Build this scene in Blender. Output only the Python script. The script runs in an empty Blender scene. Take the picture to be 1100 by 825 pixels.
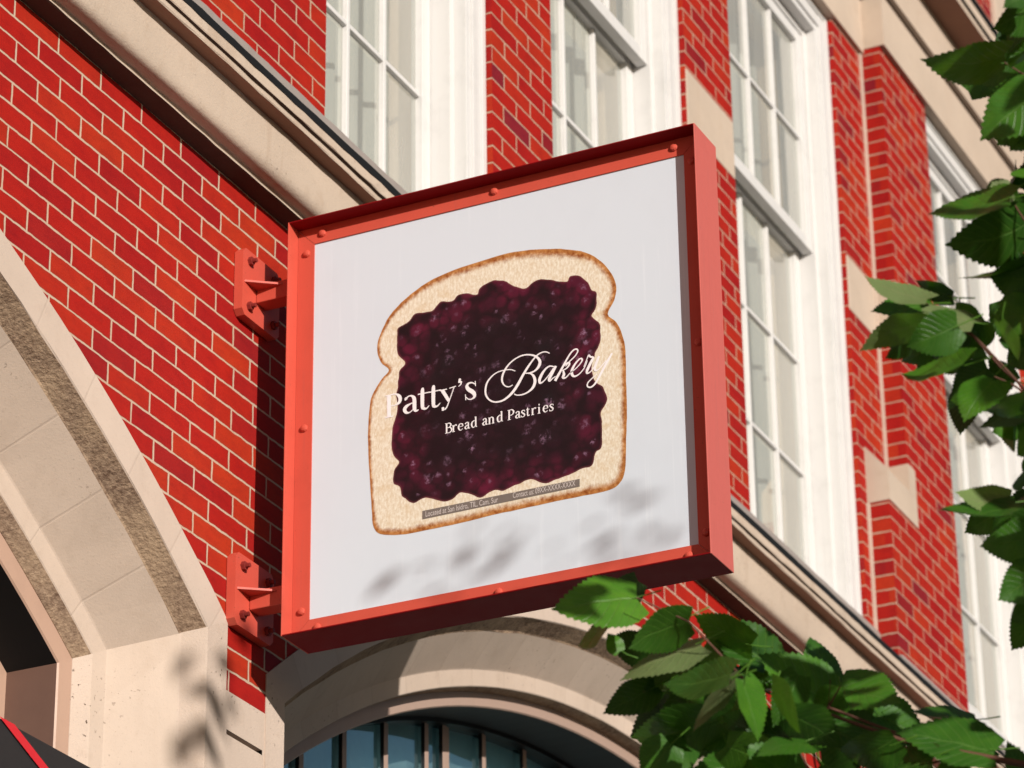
# projecting bakery sign on a brick facade
EXPOSURE = 0.16
SUN = 4.9
SKY = 0.05
FSTOP = 5.6
NCROWN = 950
NFILL = 70
DATA = """{"bread":[[0.4598,5.866],[0.4336,5.8971],[0.4221,5.9427],[0.4332,5.9855],[0.4621,6.036],[0.5132,6.0787],[0.5829,6.1142],[0.6689,6.134],[0.7487,6.1411],[0.8223,6.1472],[0.8878,6.1427],[0.9508,6.1323],[1.013,6.1165],[1.0743,6.0916],[1.1232,6.0503],[1.1527,6.0054],[1.165,5.9613],[1.1564,5.9232],[1.1369,5.8868],[1.1607,5.8566],[1.178,5.8157],[1.1865,5.7641],[1.1858,5.6909],[1.1863,5.6146],[1.1848,5.5622],[1.18,5.4833],[1.1752,5.4095],[1.1584,5.3756],[1.1258,5.3613],[1.0517,5.3604],[0.9438,5.3602],[0.8361,5.3584],[0.7816,5.3583],[0.6867,5.3537],[0.5761,5.353],[0.498,5.3548],[0.4361,5.3697],[0.4137,5.3955],[0.4078,5.451],[0.4001,5.5621],[0.3949,5.6738],[0.4002,5.7699],[0.4104,5.8025],[0.4236,5.8245],[0.4383,5.8434]],"jam":[[0.4852,5.9622],[0.4911,5.9894],[0.5198,6.0028],[0.5459,6.0224],[0.5772,6.0211],[0.5998,6.0215],[0.6226,6.0418],[0.6598,6.0362],[0.6798,6.0512],[0.7135,6.0492],[0.7393,6.0374],[0.7479,6.0559],[0.7819,6.0702],[0.8184,6.0643],[0.8424,6.0467],[0.886,6.0236],[0.9115,6.0366],[0.9428,6.0403],[0.9922,6.0209],[1.0171,6.015],[1.0265,6.0285],[1.0543,6.0254],[1.0816,5.9938],[1.0901,5.9702],[1.105,5.9567],[1.1022,5.9137],[1.0882,5.8917],[1.1093,5.8683],[1.1144,5.8301],[1.1074,5.7948],[1.0948,5.7721],[1.0854,5.7318],[1.0956,5.6902],[1.1186,5.6656],[1.1277,5.6228],[1.111,5.5994],[1.1109,5.5508],[1.1083,5.4927],[1.0892,5.4802],[1.0804,5.4449],[1.0535,5.4397],[0.9996,5.4299],[0.9402,5.42],[0.897,5.4398],[0.8641,5.4354],[0.8151,5.4247],[0.7824,5.4299],[0.7421,5.4167],[0.6873,5.4436],[0.643,5.4258],[0.5763,5.45],[0.5371,5.4417],[0.5036,5.47],[0.4951,5.4992],[0.4753,5.5145],[0.4778,5.5518],[0.492,5.5761],[0.4721,5.6086],[0.4699,5.658],[0.4771,5.6965],[0.4884,5.7443],[0.4842,5.772],[0.4883,5.804],[0.4897,5.8321],[0.4976,5.8588],[0.5114,5.8775],[0.4883,5.9103]],"name":[[[0.4609,5.7863,0.0115],[0.4612,5.7212,0.0115]],[[0.4497,5.7862,0.0027],[0.4738,5.786,0.0027]],[[0.449,5.7194,0.0033],[0.474,5.7194,0.0033]],[[0.4657,5.7871,0.0027],[0.4818,5.7855,0.0039],[0.493,5.7771,0.0091],[0.4963,5.7661,0.0103],[0.4924,5.7565,0.0085],[0.4819,5.7519,0.003],[0.4675,5.7519,0.0027]],[[0.5167,5.7607,0.0091],[0.5154,5.7635,0.0103],[0.5174,5.7662,0.0067]],[[0.5154,5.7641,0.0055],[0.5218,5.7693,0.0036],[0.5314,5.7694,0.0046],[0.5391,5.7621,0.0097],[0.5413,5.7516,0.0109],[0.5416,5.7296,0.0109],[0.5454,5.7201,0.0067],[0.5543,5.7213,0.0027]],[[0.5397,5.7473,0.0024],[0.5282,5.745,0.0042],[0.5161,5.7398,0.0091],[0.5104,5.7317,0.0103],[0.5145,5.7223,0.0082],[0.5235,5.7188,0.0039],[0.534,5.7235,0.0024],[0.5397,5.7301,0.0018]],[[0.5684,5.7865,0.0036],[0.5665,5.7769,0.0103],[0.5664,5.7312,0.0103],[0.5702,5.7223,0.0079],[0.5791,5.7203,0.0042],[0.5871,5.7277,0.0021]],[[0.5521,5.769,0.003],[0.5903,5.7683,0.003]],[[0.6028,5.7866,0.0036],[0.6008,5.7773,0.0103],[0.6007,5.7301,0.0103],[0.6045,5.7211,0.0079],[0.6133,5.7205,0.0042],[0.6219,5.728,0.0021]],[[0.5871,5.7677,0.003],[0.6243,5.7675,0.003]],[[0.6198,5.7659,0.0027],[0.6432,5.7658,0.0027]],[[0.6284,5.7656,0.0103],[0.6488,5.7284,0.0085]],[[0.6654,5.7669,0.0027],[0.6494,5.7267,0.003],[0.6424,5.7111,0.0036],[0.6354,5.7039,0.0042]],[[0.6266,5.7074,0.0091],[0.6304,5.7075,0.0109],[0.6341,5.7073,0.0091]],[[0.6505,5.7664,0.0027],[0.6711,5.7688,0.0027]],[[0.679,5.7837,0.0103],[0.6825,5.7829,0.0133],[0.686,5.7821,0.0103]],[[0.6875,5.7805,0.0055],[0.6865,5.7717,0.0039],[0.6789,5.7656,0.0018]],[[0.7309,5.7711,0.0024],[0.7317,5.7556,0.0024]],[[0.7308,5.762,0.0027],[0.7199,5.7688,0.0036],[0.7089,5.7678,0.0061],[0.705,5.7599,0.0091],[0.7103,5.75,0.0109],[0.7197,5.7423,0.0115],[0.7274,5.7332,0.0103],[0.728,5.7237,0.0073],[0.7195,5.7187,0.0036],[0.7101,5.7202,0.003],[0.7017,5.7279,0.0024]],[[0.7002,5.7369,0.0024],[0.7013,5.7189,0.0024]],[[0.9596,5.8059,0.0023],[0.9481,5.8128,0.003],[0.9346,5.8134,0.0034],[0.9209,5.8079,0.0038],[0.9072,5.7954,0.0046],[0.8933,5.7791,0.0061],[0.8775,5.7573,0.0072],[0.8636,5.7352,0.008],[0.8498,5.7169,0.008],[0.834,5.7029,0.0068],[0.8145,5.6936,0.0053],[0.7931,5.6936,0.0042],[0.7756,5.7028,0.0042],[0.7641,5.72,0.0049],[0.7624,5.7398,0.0053],[0.7684,5.7599,0.0049],[0.7842,5.7759,0.0038],[0.8019,5.7837,0.003],[0.8234,5.7848,0.0027],[0.8409,5.7821,0.0027],[0.8544,5.7748,0.0023]],[[0.8461,5.734,0.0023],[0.8344,5.7311,0.003],[0.8228,5.7363,0.0034],[0.8152,5.7477,0.0046],[0.8134,5.7617,0.0057],[0.8194,5.7798,0.0057],[0.8333,5.7982,0.0046],[0.853,5.8114,0.0038],[0.8765,5.8178,0.0038],[0.8997,5.8146,0.0042],[0.9189,5.8045,0.0057],[0.9295,5.7885,0.008],[0.9262,5.7737,0.008],[0.9144,5.7628,0.0053],[0.8988,5.7596,0.0034],[0.8853,5.7614,0.0027]],[[0.8853,5.7614,0.0027],[0.9007,5.7569,0.0038],[0.9102,5.7463,0.0068],[0.9138,5.73,0.0083],[0.9078,5.7139,0.0076],[0.8941,5.7034,0.0049],[0.8766,5.6987,0.0038],[0.8592,5.7002,0.003],[0.8496,5.7061,0.0023]],[[0.973,5.7618,0.003],[0.9589,5.7665,0.0042],[0.9452,5.7598,0.0057],[0.9334,5.745,0.008],[0.9274,5.7309,0.008],[0.9295,5.7219,0.0053],[0.9388,5.7245,0.0034],[0.9545,5.7385,0.003],[0.9703,5.7582,0.003]],[[0.978,5.763,0.0068],[0.9661,5.7436,0.008],[0.957,5.7283,0.008],[0.9584,5.7218,0.0046],[0.9677,5.7278,0.003],[0.9763,5.7317,0.0023]],[[0.9745,5.7186,0.008],[0.9911,5.7439,0.0068],[1.007,5.7694,0.0053],[1.0209,5.7895,0.0046],[1.0326,5.7997,0.0042],[1.0414,5.8,0.0042],[1.0447,5.7931,0.0038],[1.036,5.7803,0.0034],[1.0204,5.7683,0.0034],[1.0067,5.7559,0.0027]],[[0.9912,5.7478,0.0023],[1.0068,5.7617,0.0034],[1.0157,5.7647,0.0053],[1.0187,5.7591,0.0053],[1.0104,5.7493,0.0038],[0.9969,5.7446,0.003]],[[0.9996,5.7448,0.0038],[1.0016,5.732,0.0076],[0.9984,5.7238,0.0068],[1.0068,5.7212,0.0038],[1.0208,5.7327,0.0027]],[[1.0208,5.7327,0.0027],[1.039,5.743,0.0027],[1.0527,5.7554,0.0034],[1.0575,5.7647,0.0049],[1.0518,5.7691,0.0042],[1.0394,5.7603,0.0049],[1.0275,5.7436,0.0072],[1.0253,5.7287,0.0076],[1.0328,5.7193,0.0053],[1.0481,5.7237,0.0034],[1.0638,5.7394,0.0027],[1.0726,5.7587,0.0023]],[[1.0619,5.7418,0.0023],[1.072,5.7646,0.0027],[1.0776,5.7734,0.0049],[1.082,5.7678,0.0046],[1.0903,5.7636,0.0053],[1.0831,5.7506,0.0076],[1.0719,5.7299,0.0076],[1.0713,5.7201,0.0046],[1.0825,5.7238,0.003],[1.0962,5.74,0.0023]],[[1.1082,5.7643,0.0068],[1.1002,5.7468,0.0076],[1.0941,5.7308,0.0076],[1.0976,5.7224,0.0046],[1.1092,5.7275,0.003],[1.1287,5.7462,0.003]],[[1.147,5.7641,0.0053],[1.1284,5.7367,0.0072],[1.1106,5.708,0.0068],[1.0948,5.6846,0.0053],[1.0813,5.6761,0.0042],[1.0712,5.681,0.0038],[1.0729,5.6913,0.0034],[1.0857,5.7019,0.003],[1.1012,5.712,0.0023]]],"tag":[[[0.6413,5.6309,0.0046],[0.6415,5.6606,0.0046]],[[0.6366,5.6313,0.0015],[0.6461,5.6313,0.0015]],[[0.6368,5.6603,0.0015],[0.6462,5.6603,0.0015]],[[0.6415,5.6603,0.0015],[0.6509,5.6599,0.0029],[0.6548,5.6539,0.0043],[0.6508,5.648,0.0025],[0.6422,5.6469,0.0015]],[[0.6422,5.6469,0.0015],[0.6524,5.6465,0.0029],[0.6571,5.6391,0.0046],[0.6523,5.632,0.0025],[0.6413,5.6313,0.0015]],[[0.6622,5.6309,0.0043],[0.6623,5.6502,0.0043]],[[0.6583,5.6313,0.0015],[0.6669,5.6313,0.0015]],[[0.6584,5.6498,0.0015],[0.6623,5.6506,0.0015]],[[0.6631,5.645,0.0018],[0.667,5.6502,0.0022],[0.6709,5.6502,0.0036],[0.6721,5.6479,0.0043]],[[0.6783,5.642,0.0015],[0.6916,5.642,0.0015]],[[0.6916,5.642,0.0022],[0.6904,5.6483,0.0036],[0.685,5.6512,0.0018],[0.6799,5.6472,0.0039],[0.6783,5.6401,0.0046],[0.6806,5.6338,0.0036],[0.6852,5.6312,0.0022],[0.6915,5.6346,0.0015]],[[0.6992,5.6464,0.0043],[0.7016,5.6497,0.0025],[0.7059,5.6508,0.0022],[0.7086,5.6471,0.0039],[0.7085,5.6353,0.0039],[0.71,5.6319,0.0029],[0.7135,5.6327,0.0015]],[[0.7085,5.6427,0.0015],[0.7023,5.6405,0.0029],[0.6987,5.636,0.0043],[0.7007,5.6319,0.0029],[0.7046,5.6316,0.0018],[0.7085,5.636,0.0015]],[[0.7315,5.6619,0.0043],[0.7312,5.633,0.0043]],[[0.7312,5.6319,0.0018],[0.7355,5.6319,0.0015]],[[0.7276,5.6615,0.0015],[0.7323,5.6619,0.0015]],[[0.7314,5.6486,0.0015],[0.7259,5.6512,0.0022],[0.72,5.6467,0.0039],[0.7188,5.6404,0.0046],[0.7207,5.6338,0.0036],[0.725,5.6312,0.0022],[0.7305,5.6352,0.0015]],[[0.7539,5.6463,0.0043],[0.7563,5.6496,0.0025],[0.7606,5.6507,0.0022],[0.7632,5.647,0.0039],[0.7631,5.6352,0.0039],[0.7646,5.6319,0.0029],[0.7681,5.6326,0.0015]],[[0.7632,5.6426,0.0015],[0.7569,5.6404,0.0029],[0.7534,5.6359,0.0043],[0.7553,5.6319,0.0029],[0.7592,5.6315,0.0018],[0.7631,5.6359,0.0015]],[[0.7734,5.6307,0.0043],[0.7736,5.6499,0.0043]],[[0.7695,5.6311,0.0015],[0.7773,5.6311,0.0015]],[[0.7697,5.6496,0.0015],[0.7736,5.6503,0.0015]],[[0.7744,5.6462,0.0015],[0.7791,5.6507,0.0022],[0.7837,5.6481,0.0036],[0.7848,5.644,0.0043],[0.7847,5.6307,0.0043]],[[0.7808,5.6311,0.0015],[0.7889,5.6311,0.0015]],[[0.8107,5.6617,0.0043],[0.8104,5.6329,0.0043]],[[0.8104,5.6318,0.0018],[0.8146,5.6318,0.0015]],[[0.8069,5.6613,0.0015],[0.8115,5.6617,0.0015]],[[0.8106,5.6484,0.0015],[0.8052,5.651,0.0022],[0.7993,5.6466,0.0039],[0.7981,5.6403,0.0046],[0.7999,5.6337,0.0036],[0.8042,5.6311,0.0022],[0.8096,5.6351,0.0015]],[[0.8336,5.6307,0.0046],[0.834,5.6601,0.0046]],[[0.8289,5.631,0.0015],[0.839,5.631,0.0015]],[[0.8293,5.6598,0.0015],[0.8386,5.6598,0.0015]],[[0.834,5.6598,0.0015],[0.8432,5.6594,0.0029],[0.8478,5.652,0.0046],[0.843,5.6446,0.0025],[0.8345,5.6436,0.0015]],[[0.8546,5.6461,0.0043],[0.857,5.6494,0.0025],[0.8612,5.6505,0.0022],[0.8639,5.6468,0.0039],[0.8637,5.635,0.0039],[0.8652,5.6317,0.0029],[0.8687,5.6325,0.0015]],[[0.8638,5.6424,0.0015],[0.8576,5.6402,0.0029],[0.8541,5.6358,0.0043],[0.856,5.6317,0.0029],[0.8598,5.6314,0.0018],[0.8637,5.6358,0.0015]],[[0.8812,5.6505,0.0015],[0.8812,5.6453,0.0015]],[[0.8808,5.649,0.0018],[0.8759,5.6505,0.0025],[0.8719,5.6468,0.0036],[0.8757,5.642,0.0043],[0.8807,5.6372,0.0039],[0.879,5.6321,0.0025],[0.874,5.631,0.0022],[0.8702,5.6336,0.0015]],[[0.8702,5.6306,0.0015],[0.8702,5.6365,0.0015]],[[0.8902,5.6556,0.0022],[0.8901,5.6508,0.0039],[0.8899,5.6343,0.0039],[0.8921,5.6313,0.0029],[0.8964,5.6328,0.0015]],[[0.8859,5.6501,0.0015],[0.8963,5.6501,0.0015]],[[0.9048,5.6306,0.0043],[0.9051,5.6497,0.0043]],[[0.901,5.6309,0.0015],[0.9095,5.6309,0.0015]],[[0.9013,5.6493,0.0015],[0.9052,5.65,0.0015]],[[0.9058,5.6445,0.0018],[0.9098,5.6497,0.0022],[0.9136,5.6497,0.0036],[0.9147,5.6474,0.0043]],[[0.9246,5.6305,0.0043],[0.9249,5.65,0.0043]],[[0.9204,5.6309,0.0015],[0.9288,5.6309,0.0015]],[[0.9211,5.6496,0.0015],[0.9249,5.65,0.0015]],[[0.9235,5.657,0.0039],[0.925,5.657,0.005],[0.9266,5.657,0.0039]],[[0.9379,5.6415,0.0015],[0.951,5.6415,0.0015]],[[0.951,5.6415,0.0022],[0.9499,5.6477,0.0036],[0.9446,5.6507,0.0018],[0.9395,5.6467,0.0039],[0.9379,5.6397,0.0046],[0.9401,5.6335,0.0036],[0.9446,5.6309,0.0022],[0.9508,5.6342,0.0015]],[[0.9674,5.6503,0.0015],[0.9673,5.6451,0.0015]],[[0.967,5.6488,0.0018],[0.962,5.6503,0.0025],[0.9581,5.6466,0.0036],[0.9619,5.6418,0.0043],[0.9667,5.6371,0.0039],[0.9651,5.632,0.0025],[0.9601,5.6309,0.0022],[0.9563,5.6334,0.0015]],[[0.9563,5.6305,0.0015],[0.9564,5.6364,0.0015]]],"strip":[[0.5658,5.4121],[1.0416,5.4117],[1.0411,5.3891],[0.5658,5.3872]],"loc":[[0.5747,5.3926],[0.7966,5.3923]],"con":[[0.8413,5.3948],[1.0283,5.394]],"lit":[1,4,12,14,16,44,45,46,48,49,77,80],"leaves":[[5.9912,-1.9506,4.273,5.8852,-1.8073,4.2375,0.1097,0],[6.0021,-2.0529,4.2133,5.9292,-1.9498,4.1466,0.0864,0],[6.0467,-2.0631,4.1746,6.001,-1.9002,4.1116,0.0567,1],[6.1984,-2.1124,4.2097,6.1626,-2.0014,4.2833,0.085,0],[5.8795,-2.195,4.0196,5.8959,-2.0458,4.0316,0.0735,0],[5.9265,-2.1824,4.0413,5.9416,-2.0771,3.9497,0.0368,1],[6.1164,-1.9323,4.1242,6.103,-1.8199,4.0783,0.0767,0],[6.157,-2.048,4.037,6.1602,-1.8516,4.0326,0.1151,0],[6.3017,-2.2411,4.1483,6.3238,-2.2059,4.265,0.0661,0],[6.222,-2.2953,4.0982,6.2045,-2.4273,4.0299,0.0945,0],[6.2833,-2.249,4.088,6.1759,-2.1325,4.178,0.1055,0],[6.2639,-2.1262,4.1885,6.2201,-2.007,4.2984,0.0972,0],[5.8792,-2.2202,4.0112,5.9362,-2.2251,3.9003,0.0547,0],[5.9976,-2.2399,4.0315,5.9777,-2.301,3.9199,0.0404,1],[6.0026,-2.3044,3.9119,5.9149,-2.2247,3.8727,0.0438,0],[6.3203,-2.543,4.014,6.2229,-2.4376,4.0183,0.0265,0],[6.2185,-2.6085,3.9082,6.159,-2.4277,3.9621,0.0969,0],[6.3552,-2.6266,3.8813,6.321,-2.6034,3.9607,0.0567,0],[6.1441,-1.9978,4.1994,6.1085,-1.9062,4.1119,0.0767,1],[6.0493,-1.8637,4.2564,6.0994,-1.7704,4.235,0.0425,0],[6.0763,-1.8709,4.1989,6.0463,-1.8581,4.2318,0.0384,0],[6.1575,-2.2068,3.967,6.1168,-2.0648,4.0373,0.0945,0],[6.3036,-2.3141,4.0151,6.1998,-2.2549,4.0518,0.0952,0],[6.1217,-2.4347,3.9181,6.1537,-2.3053,3.9202,0.082,0],[6.1464,-2.1693,3.9304,6.0629,-2.0217,3.909,0.0939,0],[6.2894,-1.9764,4.1593,6.2099,-1.8817,4.0881,0.0875,0],[6.1611,-1.9075,4.2213,6.1529,-1.8062,4.2574,0.0778,0],[6.1682,-2.2451,4.0134,6.1652,-2.3615,3.9439,0.0864,0],[6.3233,-2.2799,4.0775,6.317,-2.379,4.0086,0.0767,0],[6.2097,-2.0897,4.0832,6.2481,-1.9266,4.0418,0.0966,0],[6.047,-2.2641,3.8459,5.9565,-2.1858,3.9074,0.0918,0],[6.1483,-2.5004,3.8867,6.1933,-2.3671,3.8835,0.0839,0],[6.2208,-2.5523,3.8872,6.2085,-2.4766,3.8512,0.0746,0],[6.0794,-1.9765,3.9806,6.0874,-1.9094,3.9149,0.0945,0],[6.1605,-2.3199,4.0478,6.1876,-2.239,4.0406,0.0756,0],[6.0549,-2.2489,3.996,6.1351,-2.3235,3.9407,0.0857,0],[6.1029,-2.2842,3.8982,6.1043,-2.3778,3.8355,0.0851,0],[6.0251,-2.1193,3.9399,6.1151,-2.2199,3.893,0.0932,0],[6.2756,-2.3468,4.0507,6.3833,-2.4249,4.0019,0.0882,0],[6.3175,-2.1232,4.1844,6.2421,-2.0617,4.2214,0.0895,0],[6.2349,-2.001,4.1988,6.2501,-2.0811,4.2621,0.07,0],[6.2227,-1.9732,4.1584,6.2289,-2.0617,4.0942,0.0888,0],[5.8555,-2.6513,4.7206,5.8303,-2.5334,4.7885,0.0447,1],[5.9601,-2.6711,4.7757,5.9468,-2.5998,4.822,0.0416,0],[5.9515,-2.6319,4.7641,5.8748,-2.5276,4.737,0.0526,0],[5.8468,-2.6461,4.6829,5.8222,-2.514,4.6424,0.0629,1],[5.7885,-2.7335,4.6228,5.771,-2.6325,4.5915,0.0912,0],[5.9026,-2.7308,4.6781,5.8852,-2.6246,4.7423,0.0485,1],[5.8685,-2.7234,4.5751,5.9036,-2.5768,4.5919,0.0444,0],[5.8856,-2.7672,4.5485,5.8373,-2.7137,4.4498,0.0839,0],[5.8986,-2.8431,4.4853,5.9316,-2.7132,4.4949,0.0478,0],[6.0171,-2.8133,4.5211,5.9443,-2.7094,4.4768,0.0481,1],[5.8426,-2.8039,4.6409,5.9028,-2.819,4.5788,0.0294,1],[6.0524,-2.5657,4.7885,5.9981,-2.509,4.693,0.0571,0],[6.0459,-2.6331,4.7175,6.0599,-2.5556,4.6778,0.0647,0],[6.1505,-2.6499,4.7594,6.081,-2.5791,4.6922,0.0652,0],[6.108,-2.6961,4.7835,6.1144,-2.6496,4.7226,0.0575,0],[6.1368,-2.6653,4.634,6.1562,-2.5936,4.6472,0.0652,0],[6.1376,-2.7484,4.5644,6.094,-2.6915,4.5276,0.0681,0],[6.0683,-2.7995,4.4842,6.0427,-2.7545,4.4427,0.0746,0],[6.0561,-2.7481,4.7171,6.0568,-2.8036,4.6798,0.0529,0],[6.1662,-2.7272,4.6644,6.135,-2.6818,4.7138,0.0499,0],[6.0535,-2.6555,4.7897,6.1289,-2.6875,4.7628,0.0575,0],[6.0857,-2.5833,4.778,6.043,-2.5489,4.7882,0.0575,0],[5.8557,-2.8412,4.9083,5.8686,-2.6642,4.9224,0.0563,0],[5.9415,-2.8475,4.8807,5.8809,-2.6956,4.8425,0.1239,0],[6.0241,-2.8247,4.811,5.976,-2.7469,4.8114,0.104,0],[6.059,-2.781,4.7738,6.0586,-2.7374,4.7943,0.0762,0],[5.9476,-2.8104,4.9798,5.8986,-2.7693,4.9448,0.0643,1],[5.9719,-2.8325,4.8166,5.9854,-2.6808,4.8144,0.0189,0],[6.0295,-2.8174,4.7417,6.0259,-2.7304,4.7391,0.0945,0],[6.0219,-2.838,4.9661,5.9635,-2.7764,4.9382,0.0762,0],[6.0185,-2.8268,4.766,6.0471,-2.7403,4.7044,0.0756,0],[5.7838,-2.876,5.173,5.7036,-2.7254,5.1625,0.0864,0],[5.7779,-2.943,5.0942,5.7698,-2.812,5.0078,0.1193,0],[5.7225,-2.9627,5.258,5.666,-2.8928,5.18,0.082,0],[5.7308,-2.9515,5.152,5.6581,-2.9159,5.0996,0.0296,0],[5.6542,-2.9753,5.2337,5.6178,-2.9277,5.2013,0.0481,0],[5.8647,-2.8926,4.9609,5.8114,-2.8559,4.9333,0.0224,0],[5.8523,-2.9166,5.0651,5.9087,-2.832,5.0406,0.0756,0],[6.0998,-2.7145,4.3705,6.0302,-2.6223,4.3761,0.0559,1],[6.0761,-2.7337,4.3434,5.9827,-2.6042,4.3214,0.037,0],[6.0663,-2.7677,4.2733,6.0531,-2.661,4.2712,0.0925,0],[6.1071,-2.765,4.2158,6.092,-2.6784,4.1675,0.0925,0],[6.1631,-2.732,4.173,6.1616,-2.6785,4.1468,0.0559,0],[6.1575,-2.7568,4.4576,6.0876,-2.7233,4.4064,0.0375,0]],"cast":[[4.191,-5.285,6.739,0.08],[4.147,-5.396,6.721,0.072],[4.354,-5.212,6.691,0.08],[4.138,-5.568,6.793,0.088],[4.029,-5.739,6.906,0.048],[3.873,-6.035,6.869,0.08],[3.879,-6.047,6.955,0.04],[4.186,-5.765,6.746,0.048],[3.845,-5.948,6.801,0.08],[4.258,-5.922,6.814,0.072],[3.93,-6.425,6.926,0.08],[4.273,-5.843,6.7,0.072],[4.146,-6.103,6.74,0.056],[4.317,-5.929,6.648,0.064],[3.912,-6.324,6.802,0.064],[3.927,-6.002,6.87,0.056],[4.282,-5.241,6.69,0.056],[4.083,-6.138,6.909,0.056],[4.221,-5.521,6.698,0.048],[4.101,-5.809,6.834,0.04],[4.069,-6.189,6.726,0.048],[4.3,-5.76,6.747,0.04],[3.909,-6.178,6.8,0.04],[4.211,-5.378,6.664,0.056],[3.457,-5.463,6.721,0.1225],[3.717,-5.19,6.537,0.1575],[3.899,-5.152,6.767,0.1225],[3.734,-5.287,6.709,0.14],[3.556,-5.389,6.509,0.1575],[3.433,-5.8,6.76,0.105],[3.249,-5.773,6.553,0.1575],[3.627,-5.486,6.563,0.14]],"twigs":[[[6.125,-2.707,4.382],[6.145,-2.729,4.351],[6.18,-2.761,4.293]],[[5.889,-2.832,4.927],[5.914,-2.847,4.889],[5.952,-2.889,4.842]],[[5.764,-2.878,5.164],[5.79,-2.912,5.137],[5.817,-2.955,5.112]],[[5.959,-2.68,4.711],[5.978,-2.706,4.688],[6.02,-2.744,4.629],[6.061,-2.794,4.574]],[[6.021,-2.727,4.615],[6.038,-2.755,4.6],[6.064,-2.796,4.569]],[[5.921,-2.63,4.755],[5.956,-2.684,4.719],[5.996,-2.725,4.665],[6.066,-2.795,4.566]],[[5.923,-1.98,4.243],[5.98,-2.068,4.195],[6.06,-2.151,4.083],[6.128,-2.219,3.975],[6.18,-2.253,3.869]],[[6.134,-2.327,4.064],[6.138,-2.297,4.025],[6.148,-2.254,3.956],[6.18,-2.253,3.869]],[[6.272,-2.588,3.93],[6.241,-2.469,3.911],[6.219,-2.356,3.864]],[[6.123,-2.31,4.077],[6.138,-2.297,4.025]],[[6.049,-2.128,4.088],[6.063,-2.15,4.075]],[[6.143,-2.248,3.965],[6.164,-2.262,3.921]]]}"""
import bpy, math, random, json
from mathutils import Vector, Matrix, noise
random.seed(7)
scn = bpy.context.scene
COL = scn.collection
R_ = math.radians

# ------------------------------------------------------------------ render / view
scn.view_settings.view_transform = 'Standard'
scn.view_settings.look = 'None'
scn.view_settings.gamma = 1.0
scn.view_settings.use_curve_mapping = False
scn.view_settings.exposure = EXPOSURE
scn.render.engine = 'CYCLES'
scn.cycles.max_bounces = 8
scn.cycles.transparent_max_bounces = 12
scn.cycles.use_denoising = True

# ------------------------------------------------------------------ helpers
def tag(o, label=None, cat=None, group=None, kind=None):
    if label: o['label'] = label
    if cat: o['category'] = cat
    if group: o['group'] = group
    if kind: o['kind'] = kind
    return o

def empty(name, loc=(0, 0, 0)):
    o = bpy.data.objects.new(name, None)
    o.location = loc
    COL.objects.link(o)
    return o

class MB:
    """collects faces, then links them as ONE mesh object"""
    def __init__(s):
        s.v = []; s.f = []; s.m = []; s.attr = {}
    def face(s, pts, mi=0):
        i = len(s.v); s.v += [tuple(p) for p in pts]
        s.f.append(tuple(range(i, i + len(pts)))); s.m.append(mi)
    def box(s, x0, x1, y0, y1, z0, z1, mi=0):
        p = [(x0,y0,z0),(x1,y0,z0),(x1,y1,z0),(x0,y1,z0),(x0,y0,z1),(x1,y0,z1),(x1,y1,z1),(x0,y1,z1)]
        i = len(s.v); s.v += p
        for q in ((0,3,2,1),(4,5,6,7),(0,1,5,4),(1,2,6,5),(2,3,7,6),(3,0,4,7)):
            s.f.append(tuple(i + k for k in q)); s.m.append(mi)
    def grid(s, rows, mi=0, close=False, mis=None):
        """rows of equal length point lists"""
        i = len(s.v); n = len(rows[0])
        for r in rows: s.v += [tuple(p) for p in r]
        for a in range(len(rows) - 1):
            for b in range(n - 1 + (1 if close else 0)):
                b2 = (b + 1) % n
                s.f.append((i+a*n+b, i+a*n+b2, i+(a+1)*n+b2, i+(a+1)*n+b))
                s.m.append(mis[a] if mis else mi)
    def tube(s, pts, rad, seg=8, mi=0):
        rows = []
        pts = [Vector(p) for p in pts]
        up = Vector((0.13, 0.31, 0.94))
        for k, p in enumerate(pts):
            t = (pts[min(k+1, len(pts)-1)] - pts[max(k-1, 0)]).normalized()
            a = t.cross(up)
            if a.length < .05: a = t.cross(Vector((1, 0, 0)))
            a.normalize(); b = t.cross(a)
            r = rad[k] if isinstance(rad, (list, tuple)) else rad
            rows.append([p + (a*math.cos(2*math.pi*j/seg) + b*math.sin(2*math.pi*j/seg))*r for j in range(seg)])
        s.grid(rows, mi, close=True)
        s.face(rows[0][::-1], mi); s.face(rows[-1], mi)
    def build(s, name, mats, parent=None, smooth=False, bevel=0, loc=None):
        me = bpy.data.meshes.new(name)
        off = Vector(loc) if loc else Vector((0, 0, 0))
        me.from_pydata([tuple(Vector(p) - off) for p in s.v], [], s.f)
        if not isinstance(mats, (list, tuple)): mats = [mats]
        for m in mats: me.materials.append(m)
        me.polygons.foreach_set('material_index', s.m)
        if smooth: me.polygons.foreach_set('use_smooth', [True]*len(s.f))
        for nm, vals in s.attr.items():
            a = me.attributes.new(nm, 'FLOAT', 'POINT'); a.data.foreach_set('value', vals)
        me.update()
        o = bpy.data.objects.new(name, me)
        COL.objects.link(o)
        if loc: o.location = loc
        if parent is not None:
            o.parent = parent
            o.location = Vector(o.location) - wloc(parent)
        if bevel:
            b = o.modifiers.new('bevel', 'BEVEL'); b.width = bevel; b.segments = 2; b.limit_method = 'ANGLE'
            b.harden_normals = False
        return o

def wloc(o):
    v = Vector((0, 0, 0))
    while o is not None:
        v += Vector(o.location); o = o.parent
    return v

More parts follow.
